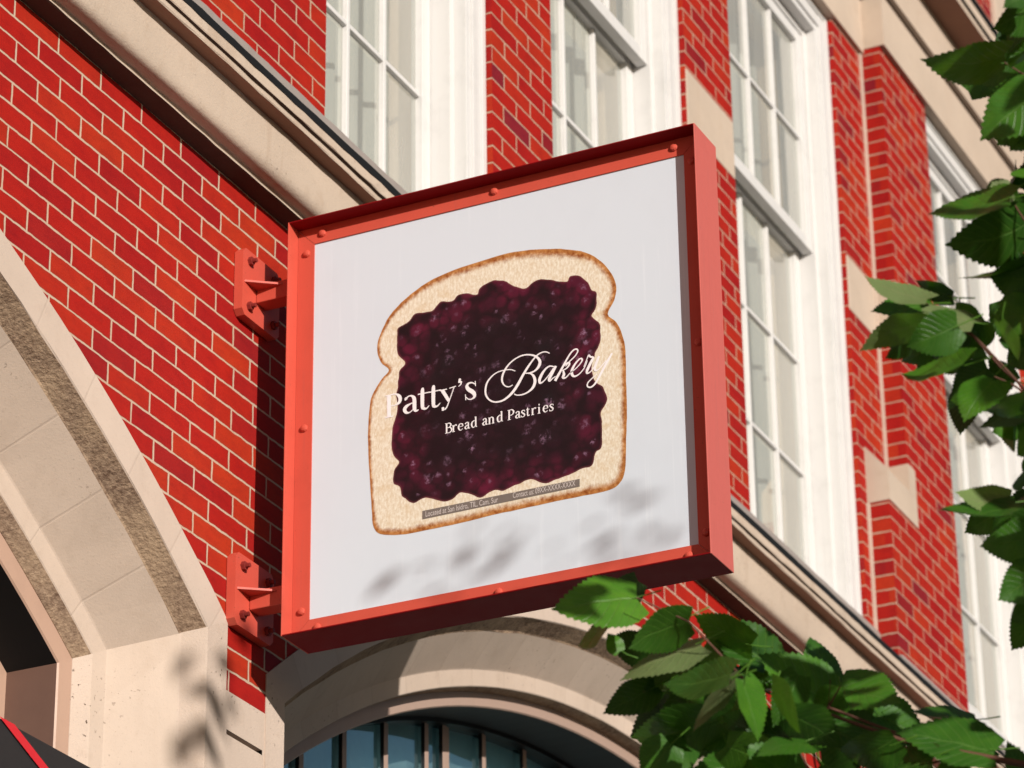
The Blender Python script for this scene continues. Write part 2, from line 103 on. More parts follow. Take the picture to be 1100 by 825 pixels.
# ------------------------------------------------------------------ materials
class NT:
    def __init__(s, name):
        s.mat = bpy.data.materials.new(name); s.mat.use_nodes = True
        s.t = s.mat.node_tree; s.t.nodes.clear()
        s.out = s.t.nodes.new('ShaderNodeOutputMaterial')
    def n(s, typ, **kw):
        nd = s.t.nodes.new(typ)
        for k, v in kw.items(): setattr(nd, k, v)
        return nd
    def l(s, a, b): s.t.links.new(a, b)
    def val(s, sock, v):
        if isinstance(v, bpy.types.NodeSocket): s.l(v, sock)
        else: sock.default_value = v
    def math(s, op, a, b=None, c=None, clamp=False):
        nd = s.n('ShaderNodeMath', operation=op, use_clamp=clamp)
        s.val(nd.inputs[0], a)
        if b is not None: s.val(nd.inputs[1], b)
        if c is not None: s.val(nd.inputs[2], c)
        return nd.outputs[0]
    def mix(s, f, a, b, blend='MIX'):
        nd = s.n('ShaderNodeMix', data_type='RGBA', blend_type=blend)
        s.val(nd.inputs[0], f)
        for sock, v in ((nd.inputs[6], a), (nd.inputs[7], b)):
            if isinstance(v, tuple): v = (*v, 1.0) if len(v) == 3 else v
            s.val(sock, v)
        return nd.outputs[2]
    def noise(s, scale, detail=4, rough=.55, vec=None, dim='3D', out=0):
        nd = s.n('ShaderNodeTexNoise', noise_dimensions=dim)
        nd.inputs['Scale'].default_value = scale; nd.inputs['Detail'].default_value = detail
        nd.inputs['Roughness'].default_value = rough
        if vec is not None: s.l(vec, nd.inputs['Vector'])
        return nd.outputs[out]
    def ramp(s, fac, stops, interp='LINEAR'):
        nd = s.n('ShaderNodeValToRGB'); cr = nd.color_ramp; cr.interpolation = interp
        while len(cr.elements) < len(stops): cr.elements.new(.5)
        for e, (p, c) in zip(cr.elements, stops):
            e.position = p; e.color = (*c, 1) if len(c) == 3 else c
        s.val(nd.inputs[0], fac)
        return nd.outputs[0]
    def rng(s, v, a, b, c=0., d=1., smooth=False):
        nd = s.n('ShaderNodeMapRange', interpolation_type='SMOOTHSTEP' if smooth else 'LINEAR')
        s.val(nd.inputs[0], v)
        for k, q in zip((1, 2, 3, 4), (a, b, c, d)): s.val(nd.inputs[k], q)
        return nd.outputs[0]
    def pos(s): return s.n('ShaderNodeNewGeometry').outputs['Position']
    def scaled(s, vec, sc):
        nd = s.n('ShaderNodeVectorMath', operation='MULTIPLY'); s.l(vec, nd.inputs[0]); nd.inputs[1].default_value = sc
        return nd.outputs[0]
    def bump(s, h, strength=.3, dist=.01):
        nd = s.n('ShaderNodeBump'); s.l(h, nd.inputs['Height'])
        nd.inputs['Strength'].default_value = strength; nd.inputs['Distance'].default_value = dist
        return nd.outputs[0]
    def pbsdf(s, color, rough=.6, spec=.5, normal=None, **kw):
        p = s.n('ShaderNodeBsdfPrincipled')
        c = p.inputs['Base Color']
        if isinstance(color, tuple): c.default_value = (*color, 1)
        else: s.l(color, c)
        s.val(p.inputs['Roughness'], rough)
        s.val(p.inputs['Specular IOR Level'], spec)
        if normal is not None: s.l(normal, p.inputs['Normal'])
        for k, v in kw.items(): s.val(p.inputs[k.replace('_', ' ')], v)
        return p.outputs[0]
    def fin(s, sh):
        s.l(sh, s.out.inputs['Surface']); return s.mat

def m_brick(name, z0, h, L=.2135, xph=0.0, a=(.300,.0092,.0064), b=(.250,.0065,.0072), c=(.335,.0215,.0080), mort=(.52,.395,.30), mw=0.0005):
    t = NT(name)
    P = t.pos()
    dn = t.n('ShaderNodeVectorMath', operation='SCALE')
    nc = t.noise(26, 3, .6, P, out=1)
    sub = t.n('ShaderNodeVectorMath', operation='SUBTRACT'); t.l(nc, sub.inputs[0]); sub.inputs[1].default_value = (.5,.5,.5)
    t.l(sub.outputs[0], dn.inputs[0]); dn.inputs['Scale'].default_value = .0065
    ad = t.n('ShaderNodeVectorMath', operation='ADD'); t.l(P, ad.inputs[0]); t.l(dn.outputs[0], ad.inputs[1])
    # slow waviness of the courses
    wv = t.noise(1.3, 1, .5, P)
    sx = t.n('ShaderNodeSeparateXYZ'); t.l(ad.outputs[0], sx.inputs[0])
    nrm = t.n('ShaderNodeSeparateXYZ'); t.l(t.n('ShaderNodeNewGeometry').outputs['True Normal'], nrm.inputs[0])
    side = t.math('GREATER_THAN', t.math('ABSOLUTE', nrm.outputs[0]), .6)
    uy = t.math('ADD', sx.outputs[1], .153)
    u = t.math('ADD', t.math('MULTIPLY', side, uy), t.math('MULTIPLY', t.math('SUBTRACT', 1.0, side), sx.outputs[0]))
    z = t.math('ADD', t.math('SUBTRACT', sx.outputs[2], z0), t.math('MULTIPLY', wv, .012))
    k = t.math('FLOOR', t.math('DIVIDE', z, h))
    fz = t.math('SUBTRACT', t.math('DIVIDE', z, h), k)
    par = t.math('MULTIPLY', t.math('MODULO', t.math('ADD', k, 1000.0), 2.0), .5)
    rowj = t.n('ShaderNodeTexWhiteNoise', noise_dimensions='1D'); t.l(k, rowj.inputs['W'])
    rj = t.math('MULTIPLY', t.math('SUBTRACT', rowj.outputs[0], .5), .16)
    uu = t.math('ADD', t.math('ADD', t.math('DIVIDE', t.math('SUBTRACT', u, xph), L), par), rj)
    col = t.math('FLOOR', uu); fu = t.math('SUBTRACT', uu, col)
    dx = t.math('MULTIPLY', t.math('MINIMUM', fu, t.math('SUBTRACT', 1.0, fu)), L)
    dz = t.math('MULTIPLY', t.math('MINIMUM', fz, t.math('SUBTRACT', 1.0, fz)), h)
    d = t.math('MINIMUM', t.math('ADD', dx, side), t.math('ADD', dz, .0006))
    wob = t.math('MULTIPLY', t.math('SUBTRACT', t.noise(9, 3, .6, P), .5), .004)
    mask = t.rng(t.math('ADD', d, wob), .0032-mw, .0054-mw, 0, 1, True)     # 1 on the brick
    cb = t.n('ShaderNodeCombineXYZ'); t.l(col, cb.inputs[0]); t.l(k, cb.inputs[1]); t.l(side, cb.inputs[2])
    wn = t.n('ShaderNodeTexWhiteNoise', noise_dimensions='3D'); t.l(cb.outputs[0], wn.inputs['Vector'])
    bc = t.ramp(wn.outputs[0], [(0, b), (.22, a), (.5, a), (.72, c), (.9, a), (.975, (.20,.008,.011)), (1, (.175,.010,.018))])
    tone = t.noise(7, 5, .65, P)
    bc = t.mix(t.rng(tone, .35, .75, 0, .55), bc, t.mix(1.0, bc, (1.35, 1.9, 1.25), 'MULTIPLY'))
    mott = t.noise(1, 4, .7, t.scaled(P, (16, 16, 48)))
    bc = t.mix(t.rng(mott, .45, .75, 0, .5), bc, t.mix(1.0, bc, (.62, .7, .9), 'MULTIPLY'))
    edge = t.rng(t.math('ADD', d, t.math('MULTIPLY', wob, 2.0)), .005, .013, .45, 0)
    bc = t.mix(edge, bc, t.mix(1.0, bc, (.80, 1.6, 1.6), 'MULTIPLY'))
    soot = t.noise(1, 5, .6, t.scaled(P, (2.2, 2.2, .8)))
    bc = t.mix(t.rng(soot, .52, .78, 0, .40), bc, t.mix(1.0, bc, (.55, .8, .95), 'MULTIPLY'))
    speck = t.noise(240, 2, .7, P)
    bc = t.mix(t.rng(speck, .62, .75, 0, .5), bc, (.10, .006, .008))
    fl = t.noise(38, 4, .75, P)
    bc = t.mix(t.rng(fl, .68, .80, 0, .4), bc, (.50, .14, .07))
    mc = t.mix(t.noise(60, 4, .7, P), tuple(q*.72 for q in mort), mort)
    mc = t.mix(t.rng(t.noise(3.5, 4, .6, P), .45, .75, 0, .5), mc, (.40, .22, .13))
    colr = t.mix(mask, mc, bc)
    ht = t.math('ADD', t.math('MULTIPLY', mask, .55), t.math('ADD', t.math('MULTIPLY', t.noise(120, 4, .7, P), .25), t.math('MULTIPLY', wn.outputs[0], .12)))
    return t.fin(t.pbsdf(colr, t.rng(mask, 0, 1, .9, .7), .12, t.bump(ht, .5, .006)))

def m_stone(name, base=(.535,.43,.355), dark=(.39,.30,.235), bump=.25, pit=.5, stain=.35, arch=None):
    t = NT(name); P = t.pos()
    big = t.noise(2.2, 5, .6, P); med = t.noise(14, 5, .65, P); fine = t.noise(150, 3, .7, P)
    streak = t.noise(1.0, 4, .6, t.scaled(P, (9, 9, .9)))
    c = t.mix(t.rng(big, .35, .7), base, tuple(q*.86 for q in base))
    c = t.mix(t.rng(med, .55, .8, 0, .5), c, dark)
    c = t.mix(t.rng(streak, .55, .78, 0, stain), c, dark)
    c = t.mix(t.rng(fine, .60, .75, 0, .30), c, tuple(q*.6 for q in dark))
    pits = t.noise(75, 2, .5, P); region = t.rng(t.noise(3.1, 3, .5, P), .5, .66)
    pm = t.math('MULTIPLY', t.rng(pits, .66, .72), t.math('MULTIPLY', region, pit))
    c = t.mix(pm, c, (.10, .07, .05))
    h = t.math('SUBTRACT', t.math('ADD', t.math('MULTIPLY', med, .5), t.math('MULTIPLY', fine, .35)), t.math('MULTIPLY', pm, .8))
    if arch:
        vt, vj = voussoir(t, P, *arch)
        c = t.mix(t.rng(vt, 0, 1, 0, .4), c, t.mix(1.0, c, (.80, .76, .72), 'MULTIPLY'))
        c = t.mix(t.math('MULTIPLY', vj, .13), c, (.20, .145, .105)); h = t.math('SUBTRACT', h, t.math('MULTIPLY', vj, .4))
    return t.fin(t.pbsdf(c, .85, .2, t.bump(h, bump, .008)))

def voussoir(t, P, cx, cz, n=19.0):
    s_ = t.n('ShaderNodeSeparateXYZ'); t.l(P, s_.inputs[0])
    a = t.math('ARCTAN2', t.math('SUBTRACT', s_.outputs[0], cx), t.math('SUBTRACT', s_.outputs[2], cz))
    a = t.math('MULTIPLY', a, n); k = t.math('FLOOR', a); f = t.math('SUBTRACT', a, k)
    w_ = t.n('ShaderNodeTexWhiteNoise', noise_dimensions='1D'); t.l(k, w_.inputs['W'])
    j = t.rng(t.math('MINIMUM', f, t.math('SUBTRACT', 1.0, f)), .006, .018, 1, 0)
    up = t.math('GREATER_THAN', s_.outputs[2], 5.06)
    return w_.outputs[0], t.math('MULTIPLY', j, up)

def m_crust(name):   # black-brown weather crust on the bush-hammered margin of the arch
    t = NT(name); P = t.pos()
    n1 = t.noise(55, 5, .75, P); n2 = t.noise(5, 4, .6, P)
    c = t.mix(t.rng(n1, .35, .68), (.12, .072, .05), (.38, .27, .19))
    c = t.mix(t.rng(n2, .40, .70, 0, .7), c, (.42, .30, .20))
    return t.fin(t.pbsdf(c, .95, .1, t.bump(t.noise(85, 4, .6, P), .55, .012)))

def m_paint(name, col, rough=.4, grime=.25, coat=0.0, streak=False, spec=.5, chip=None):
    t = NT(name); P = t.pos()
    g = t.noise(9, 5, .65, P)
    c = t.mix(t.rng(g, .5, .8, 0, grime), col, tuple(q*.6 for q in col))
    if streak:
        s_ = t.noise(1.0, 3, .6, t.scaled(P, (90, 90, 1.2)))
        c = t.mix(t.rng(s_, .60, .72, 0, .35), c, tuple(q*.72 for q in col))
    f = t.noise(300, 2, .5, P)
    if chip:
        cn = t.math('MULTIPLY', t.rng(t.noise(110, 4, .7, P), .655, .68), t.rng(t.noise(11, 3, .6, P), .50, .60))
        c = t.mix(cn, c, chip)
        dr = t.noise(1, 3, .6, t.scaled(P, (60, 60, 3.5))); c = t.mix(t.rng(dr, .58, .75, 0, .3), c, tuple(min(1, q*.7+.03) for q in col))
    return t.fin(t.pbsdf(c, t.rng(g, .3, .8, rough-.06, rough+.1), spec, t.bump(f, .05, .002), Coat_Weight=coat))

def m_plain(name, col, rough=.6, spec=.3):
    t = NT(name); P = t.pos()
    c = t.mix(t.rng(t.noise(30, 4, .6, P), .4, .8, 0, .25), col, tuple(q*.7 for q in col))
    return t.fin(t.pbsdf(c, rough, spec))

def m_glass(name, tint=(.9,.93,.92), refl=.07, rough=.015, rc=(1, 1, 1), haze=0.0):
    t = NT(name); P = t.pos()
    fr = t.n('ShaderNodeFresnel'); fr.inputs['IOR'].default_value = 1.52
    nb = t.bump(t.noise(2.6, 2, .5, P), .04, .03)
    t.l(nb, fr.inputs['Normal'])
    gl = t.n('ShaderNodeBsdfGlossy'); gl.inputs['Roughness'].default_value = rough; gl.inputs['Color'].default_value = (*rc, 1); t.l(nb, gl.inputs['Normal'])
    tr = t.n('ShaderNodeBsdfTransparent'); tr.inputs['Color'].default_value = (*tint, 1)
    mx = t.n('ShaderNodeMixShader'); t.l(t.math('ADD', t.math('MULTIPLY', fr.outputs[0], 1.5), refl, clamp=True), mx.inputs[0])
    t.l(tr.outputs[0], mx.inputs[1]); t.l(gl.outputs[0], mx.inputs[2])
    if haze:      # diffuse haze added to pale the panes and soften curtain shadows
        df = t.n('ShaderNodeBsdfDiffuse'); df.inputs['Color'].default_value = (.56, .555, .51, 1)
        md = t.n('ShaderNodeMixShader'); st = t.noise(1, 3, .6, t.scaled(P, (6, 6, .8)))
        t.l(t.rng(st, .3, .7, haze*.75, haze*1.25), md.inputs[0])
        t.l(mx.outputs[0], md.inputs[1]); t.l(df.outputs[0], md.inputs[2]); return t.fin(md.outputs[0])
    return t.fin(mx.outputs[0])

def m_leaf(name):
    t = NT(name); P = t.pos()
    uv = t.n('ShaderNodeUVMap'); uv.uv_map = 'leaf'
    s = t.n('ShaderNodeSeparateXYZ'); t.l(uv.outputs[0], s.inputs[0])
    av = t.math('ABSOLUTE', s.outputs[1])
    vein = t.math('SUBTRACT', t.math('MULTIPLY', s.outputs[0], 8.5), t.math('MULTIPLY', av, 2.6))
    fv = t.math('ABSOLUTE', t.math('SUBTRACT', t.math('FRACT', vein), .5))
    vm = t.math('MAXIMUM', t.rng(fv, .0, .09, 1, 0), t.rng(av, .015, .05, 1, 0))
    at = t.n('ShaderNodeAttribute', attribute_name='tone')
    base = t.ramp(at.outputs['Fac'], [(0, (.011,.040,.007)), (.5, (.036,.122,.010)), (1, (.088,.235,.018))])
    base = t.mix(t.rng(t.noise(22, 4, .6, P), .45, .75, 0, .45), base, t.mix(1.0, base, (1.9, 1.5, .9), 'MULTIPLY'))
    top = t.mix(t.math('MULTIPLY', vm, .5), base, (.10, .20, .035))
    und = t.mix(t.math('MULTIPLY', vm, .5), t.mix(.62, base, (.20, .235, .10)), (.22, .24, .10))
    back = t.n('ShaderNodeNewGeometry').outputs['Backfacing']
    c = t.mix(back, top, und)
    h = t.math('ADD', t.math('MULTIPLY', vm, -.6), t.math('MULTIPLY', t.noise(160, 2, .5, P), .25))
    bp = t.bump(h, .5, .004)
    p = t.pbsdf(c, t.math('ADD', .42, t.math('MULTIPLY', back, .25)), .38, bp)
    tl = t.n('ShaderNodeBsdfTranslucent'); t.l(t.mix(1.0, base, (2.6, 2.4, .8), 'MULTIPLY'), tl.inputs['Color'])
    mx = t.n('ShaderNodeMixShader'); mx.inputs[0].default_value = .24
    t.l(p, mx.inputs[1]); t.l(tl.outputs[0], mx.inputs[2])
    return t.fin(mx.outputs[0])

def m_bread(name):
    t = NT(name); P = t.pos()
    e = t.n('ShaderNodeAttribute', attribute_name='edge').outputs['Fac']
    w = t.n('ShaderNodeAttribute', attribute_name='crust').outputs['Fac']
    n1 = t.noise(60, 5, .7, P)
    por = t.noise(1, 4, .65, t.scaled(P, (0, 150, 70)))
    blot = t.noise(24, 4, .6, P)
    crumb = t.mix(t.rng(por, .40, .62), (.61, .52, .385), (.73, .69, .585))
    crumb = t.mix(t.rng(blot, .54, .76, 0, .55), crumb, (.54, .38, .19))
    sp = t.noise(190, 2, .6, P)
    crumb = t.mix(t.rng(sp, .60, .70, 0, .35), crumb, (.42, .29, .14))
    crust = t.mix(t.rng(n1, .35, .7), (.22, .060, .010), (.56, .27, .085))
    crust = t.mix(t.rng(t.noise(130, 3, .7, P), .58, .72, 0, .6), crust, (.14, .030, .006))
    f = t.rng(t.math('ADD', t.math('DIVIDE', e, w), t.math('MULTIPLY', t.math('SUBTRACT', n1, .5), 1.1)), .25, 1.05, 0, 1, True)
    c = t.mix(f, crust, crumb)
    c = t.mix(t.rng(e, 0, .003, .35, 0), c, (.45, .21, .06))
    return t.fin(t.pbsdf(c, .45, .3))

def m_jam(name):
    t = NT(name); P = t.pos()
    e = t.n('ShaderNodeAttribute', attribute_name='edge').outputs['Fac']
    v = t.n('ShaderNodeTexVoronoi', feature='SMOOTH_F1'); v.inputs['Scale'].default_value = 13; v.inputs['Smoothness'].default_value = .2
    wp = t.n('ShaderNodeVectorMath', operation='ADD'); t.l(P, wp.inputs[0])
    nn = t.n('ShaderNodeVectorMath', operation='SCALE'); t.l(t.noise(9, 3, .6, P, out=1), nn.inputs[0]); nn.inputs['Scale'].default_value = .06
    t.l(nn.outputs[0], wp.inputs[1]); t.l(wp.outputs[0], v.inputs['Vector'])
    berry = t.rng(v.outputs['Distance'], .15, .75)
    near = t.rng(e, .01, .13, 1, 0, True)
    big = t.rng(t.noise(7, 3, .6, P), .35, .7)
    dark = t.mix(big, (.0085, .0065, .0085), (.022, .0055, .011))
    red = t.mix(big, (.050, .005, .017), (.110, .008, .028))
    c = t.mix(t.math('MULTIPLY', near, t.rng(berry, .1, .9, 1, .35)), dark, red)
    c = t.mix(t.math('MULTIPLY', t.rng(berry, .55, 1, 0, .6), 1.0), c, (.012, .004, .008))
    # the picture's berries: rounded lumps with pale crescents on their upper left
    w2 = t.n('ShaderNodeVectorMath', operation='ADD'); t.l(P, w2.inputs[0])
    n2 = t.n('ShaderNodeVectorMath', operation='SCALE'); t.l(t.noise(16, 2, .5, P, out=1), n2.inputs[0]); n2.inputs['Scale'].default_value = .022; t.l(n2.outputs[0], w2.inputs[1])
    wp = w2
    for sc_, st_ in ((17, .85), (29, .45)):
        vb = t.n('ShaderNodeTexVoronoi', feature='F1'); vb.inputs['Scale'].default_value = sc_; t.l(wp.outputs[0], vb.inputs['Vector'])
        rel = t.n('ShaderNodeVectorMath', operation='SUBTRACT'); t.l(wp.outputs[0], rel.inputs[0]); t.l(vb.outputs['Position'], rel.inputs[1])
        sr = t.n('ShaderNodeSeparateXYZ'); t.l(rel.outputs[0], sr.inputs[0])
        dirv = t.math('MULTIPLY', t.math('ADD', t.math('MULTIPLY', sr.outputs[1], .6), t.math('MULTIPLY', sr.outputs[2], .8)), float(sc_))
        lump = t.rng(vb.outputs['Distance'], .15, .62, 1, 0, True)
        rv = t.n('ShaderNodeSeparateColor'); t.l(vb.outputs['Color'], rv.inputs[0])
        keep = t.rng(rv.outputs[0], .55, .95)
        c = t.mix(t.math('MULTIPLY', t.math('MULTIPLY', lump, near), .26), c, (.080, .007, .024))
        c = t.mix(t.rng(vb.outputs['Distance'], .50, .72, 0, .7), c, (.008, .004, .006))
        of = t.n('ShaderNodeVectorMath', operation='SUBTRACT'); t.l(rel.outputs[0], of.inputs[0]); of.inputs[1].default_value = (0, .16/sc_, .20/sc_)
        ln = t.n('ShaderNodeVectorMath', operation='LENGTH'); t.l(t.scaled(of.outputs[0], (0, 1, 1)), ln.inputs[0])
        cres = t.rng(t.math('ADD', t.math('MULTIPLY', ln.outputs['Value'], float(sc_)), t.math('MULTIPLY', t.math('SUBTRACT', t.noise(42, 3, .7, P), .5), .9)), .06, .26, 1, 0)
        brk = t.rng(t.noise(120, 3, .75, P), .42, .54)
        gl = t.math('MULTIPLY', t.math('MULTIPLY', cres, brk), t.math('MULTIPLY', keep, t.rng(e, .006, .02)))
        gl = t.math('MULTIPLY', gl, t.rng(e, .04, .26, 1., .35))
        c = t.mix(t.math('MULTIPLY', gl, st_), c, (.33, .19, .30))
    c = t.mix(t.rng(e, 0, .006, .5, 0), c, (.20, .05, .06))
    return t.fin(t.pbsdf(c, .45, .3))

def m_panel(name):
    t = NT(name); P = t.pos()
    st = t.noise(1, 4, .65, t.scaled(P, (1, 55, 1.6)))
    gate = t.rng(t.noise(2.5, 2, .5, P), .45, .7)
    c = t.mix(t.math('MULTIPLY', t.rng(st, .55, .75), t.math('MULTIPLY', gate, 1.0)), (.570, .632, .70), (.66, .715, .775))
    c = t.mix(t.rng(t.noise(6, 4, .6, P), .5, .8, 0, .3), c, (.52, .57, .63))
    return t.fin(t.pbsdf(c, .42, .25))

M = {}
M['brick_low'] = m_brick('brick lower wall', 6.4697, .0655, .2140, 6.483)
M['brick_up'] = m_brick('brick upper wall', 8.078, .0672, .2135, 7.976, mort=(.50,.355,.26), mw=.0009)
M['stone'] = m_stone('limestone')
M['stone_pit'] = m_stone('pitted limestone', (.52,.415,.345), (.36,.265,.195), .6, 1.0, .3)
M['ledge'] = m_stone('weathered ledge stone', (.50,.40,.32), (.36,.26,.19), .55, .6, .7)
M['stone_shade'] = m_stone('shade-darkened limestone', (.085,.055,.042), (.05,.034,.027), .3, .3)  # near-black tone painted in for the shade on cornice soffits
M['stone_shade_brown'] = m_stone('shade-browned limestone', (.30,.16,.11), (.22,.12,.085), .2, .2)  # limestone browned to imitate shade under the corona and entablature
M['stone_pink'] = m_stone('dressed limestone', (.50,.40,.32), (.40,.295,.22), .15, .1, .25)
AST = [[m_stone('arch face stone', (.545,.44,.37), (.43,.33,.27), .15, .1, .3, (c_, 1.095)), m_stone('arch reveal stone', arch=(c_, 1.095))] for c_ in (4.628, 11.02)]
M['crust'] = m_crust('weathered crust')
M['flashing_shade'] = m_plain('black flashing and shade', (.006,.006,.007), .7)  # flashing and open joint; also painted-in shade on soffits
M['lead'] = m_plain('grey lead', (.28,.24,.22), .6)
M['white'] = m_paint('white paint', (.60,.585,.575), .5, .3, streak=True)
M['jamb'] = m_plain('beige jamb lining', (.66,.50,.35), .6)
M['curtain'] = m_plain('sheer curtain', (.64,.63,.57), .9, .1)
M['glass'] = m_glass('window glass', refl=.10, haze=.34)
M['glass_dark'] = m_glass('tinted glass', (.78,.92,.94), .42, .01, (.74,.95,1.0))
M['blind'] = m_plain('pale blind', (.72,.82,.83), .9, .1)
M['glass_black'] = m_glass('dark glass', (.10,.10,.10), .0, .02)
M['wood'] = m_paint('brown painted wood', (.42,.27,.20), .5, .3)
M['wood_dark'] = m_paint('dark brown wood', (.12,.062,.045), .5, .3)
M['black_metal'] = m_plain('black metal', (.010,.010,.011), .45)
M['mullion'] = m_paint('taupe metal', (.36,.25,.20), .45, .2)
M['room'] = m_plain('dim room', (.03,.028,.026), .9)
M['red'] = m_paint('red sign paint', (.52,.078,.050), .42, .25, spec=.3, chip=(.16,.05,.03))
M['red_rim'] = m_paint('pinkish red paint', (.50,.112,.092), .45, .15, streak=True, spec=.35, chip=(.30,.10,.08))  # paler, pinker red for the street-side rim
M['red_shade'] = m_paint('shade-darkened red paint', (.20,.002,.004), .6, .2, spec=.12)  # red darkened in colour to stand in for shade on rim undersides
M['bolt'] = m_plain('rusty bolt', (.20,.022,.018), .6)
M['panel'] = m_panel('white sign panel')
M['bread'] = m_bread('printed bread'); M['jam'] = m_jam('printed jam')
M['ink'] = m_plain('white lettering', (.80,.77,.79), .5)
M['ink2'] = m_plain('pale lettering', (.55,.50,.48), .5)
M['strip'] = m_plain('grey strip', (.16,.135,.12), .5)
M['leaf'] = m_leaf('leaf'); M['bark'] = m_plain('bark', (.075,.045,.032), .9); M['twig'] = m_plain('red-brown twig', (.11,.045,.028), .7)
M['awn'] = m_plain('black canvas', (.022,.020,.021), .85, .1); M['awn_red'] = m_plain('red canvas', (.52,.008,.018), .7)
M['asphalt'] = m_plain('asphalt', (.05,.05,.052), .9); M['pave'] = m_stone('paving', (.15,.14,.13), (.11,.10,.095), .2, .2)
M['kerb'] = m_stone('kerb stone', (.32,.30,.28), (.2,.19,.18), .2, .3); M['ground'] = m_plain('far ground', (.07,.065,.06), .95)
M['linep'] = m_plain('road paint', (.75,.74,.70), .7)

# ------------------------------------------------------------------ camera
YAW, PIT, ROL = 1.12623339, .44497682, -.01343562
CAM = Vector((0, -4.53, 1.65))
Fw = Vector((math.sin(YAW)*math.cos(PIT), math.cos(YAW)*math.cos(PIT), math.sin(PIT)))
Rt0 = Vector((math.cos(YAW), -math.sin(YAW), 0)); Up0 = Rt0.cross(Fw)
Rt = Rt0*math.cos(ROL) + Up0*math.sin(ROL); Up = -Rt0*math.sin(ROL) + Up0*math.cos(ROL)
cd = bpy.data.cameras.new('camera'); cam = bpy.data.objects.new('camera', cd); COL.objects.link(cam)
cam.matrix_world = Matrix(((Rt.x, Up.x, -Fw.x, CAM.x), (Rt.y, Up.y, -Fw.y, CAM.y), (Rt.z, Up.z, -Fw.z, CAM.z), (0, 0, 0, 1)))
cd.sensor_width = 36; cd.lens = 36*3702.03/1100; cd.clip_end = 3000; cd.clip_start = .1
cd.dof.use_dof = True; cd.dof.focus_distance = 9.0; cd.dof.aperture_fstop = FSTOP
scn.camera = cam
def in_view(p, m=0.0):
    q = Vector(p) - CAM; d = q.dot(Fw)
    if d < .2: return False
    x = q.dot(Rt)/d*3702.03; y = q.dot(Up)/d*3702.03
    return abs(x) < 550 + m and abs(y) < 412.5 + m

# ------------------------------------------------------------------ light
SD = Vector((.736, 1.0, -.314)).normalized()
sun = bpy.data.lights.new('sun', 'SUN'); sun.energy = SUN; sun.angle = R_(.53); sun.color = (1.0, .94, .86)
so = bpy.data.objects.new('sun', sun); COL.objects.link(so)
so.rotation_euler = SD.to_track_quat('-Z', 'Y').to_euler(); so.location = (-8, -12, 10)
w = bpy.data.worlds.new('World'); scn.world = w; w.use_nodes = True
wt = w.node_tree; wt.nodes.clear()
sk = wt.nodes.new('ShaderNodeTexSky'); sk.sky_type = 'NISHITA'; sk.sun_disc = False
sk.sun_elevation = math.asin(.314/Vector((.736, 1, .314)).length); sk.sun_rotation = math.atan2(-.736, -1.0) % (2*math.pi)
bg = wt.nodes.new('ShaderNodeBackground'); bg.inputs[1].default_value = SKY
wo = wt.nodes.new('ShaderNodeOutputWorld'); wt.links.new(sk.outputs[0], bg.inputs[0]); wt.links.new(bg.outputs[0], wo.inputs[0])

# ------------------------------------------------------------------ ground
def sheet(name, x0, x1, y0, y1, z, mat):
    mb = MB(); mb.face([(x0,y0,z),(x1,y0,z),(x1,y1,z),(x0,y1,z)]); return tag(mb.build(name, mat), kind='structure')
sheet('ground', -600, 600, -600, 600, -.16, M['ground'])
sheet('road', -200, 200, -13.0, -5.6, -.13, M['asphalt'])
mb = MB(); mb.box(-60, 60, -5.45, 1.0, -.3, 0); tag(mb.build('pavement', M['pave']), kind='structure')
mb = MB(); mb.box(-60, 60, -5.6, -5.453, -.3, .004); tag(mb.build('kerb', M['kerb']), kind='structure')
mb = MB(); mb.box(-60, 60, -16.0, -13.0, -.3, 0); tag(mb.build('pavement', M['pave']), kind='structure')
mb = MB()
for k in range(-12, 13): mb.face([(k*5,-9.35,-.126),(k*5+2.5,-9.35,-.126),(k*5+2.5,-9.23,-.126),(k*5,-9.23,-.126)])
tag(mb.build('road_marking', M['linep']), kind='structure')

# ------------------------------------------------------------------ the brick building
B = tag(empty('brick_building', (9, 0, 0)), 'red brick building with limestone arches, stone ledge and tall white sash windows', 'building')
XL, XR = -7.0, 24.0
CZ, RR = 1.095, 5.074
ARCH = [(4.628, 3.032), (11.02, 3.14)]        # centre x, half width
def zarc(cx, r, x): return CZ + math.sqrt(max(0, r*r - (x-cx)**2))
def zs(hw, o): return CZ + math.sqrt((RR-o)**2 - (hw-o)**2)
ZP = 4.9635

# lower brick wall: polygon columns above the arches
mb = MB()
xs = sorted(set([XL + .25*i for i in range(int((XR-XL)/.25)+1)] + [c+s*h for c, h in ARCH for s in (-1, 1)] + [c+h*(k/30) for c, h in ARCH for k in range(-30, 31)]))
def zlow(xm, x):
    for c, h in ARCH:
        if abs(xm-c) < h: return zarc(c, RR, x)
    return ZP
for a, b in zip(xs[:-1], xs[1:]):
    if b-a < 1e-5: continue
    m = (a+b)/2
    mb.face([(a,0,zlow(m,a)),(b,0,zlow(m,b)),(b,0,6.56),(a,0,6.56)])
mb.face([(XR,0,0),(XR,9,0),(XR,9,13.5),(XR,0,13.5)]); mb.face([(XL,0,0),(XL,9,0),(XL,9,13.5),(XL,0,13.5)])
mb.face([(XL,9,0),(XR,9,0),(XR,9,13.5),(XL,9,13.5)]); mb.face([(XL,0,13.5),(XR,0,13.5),(XR,9,13.5),(XL,9,13.5)])
mb.build('lower_wall', M['brick_low'], B)

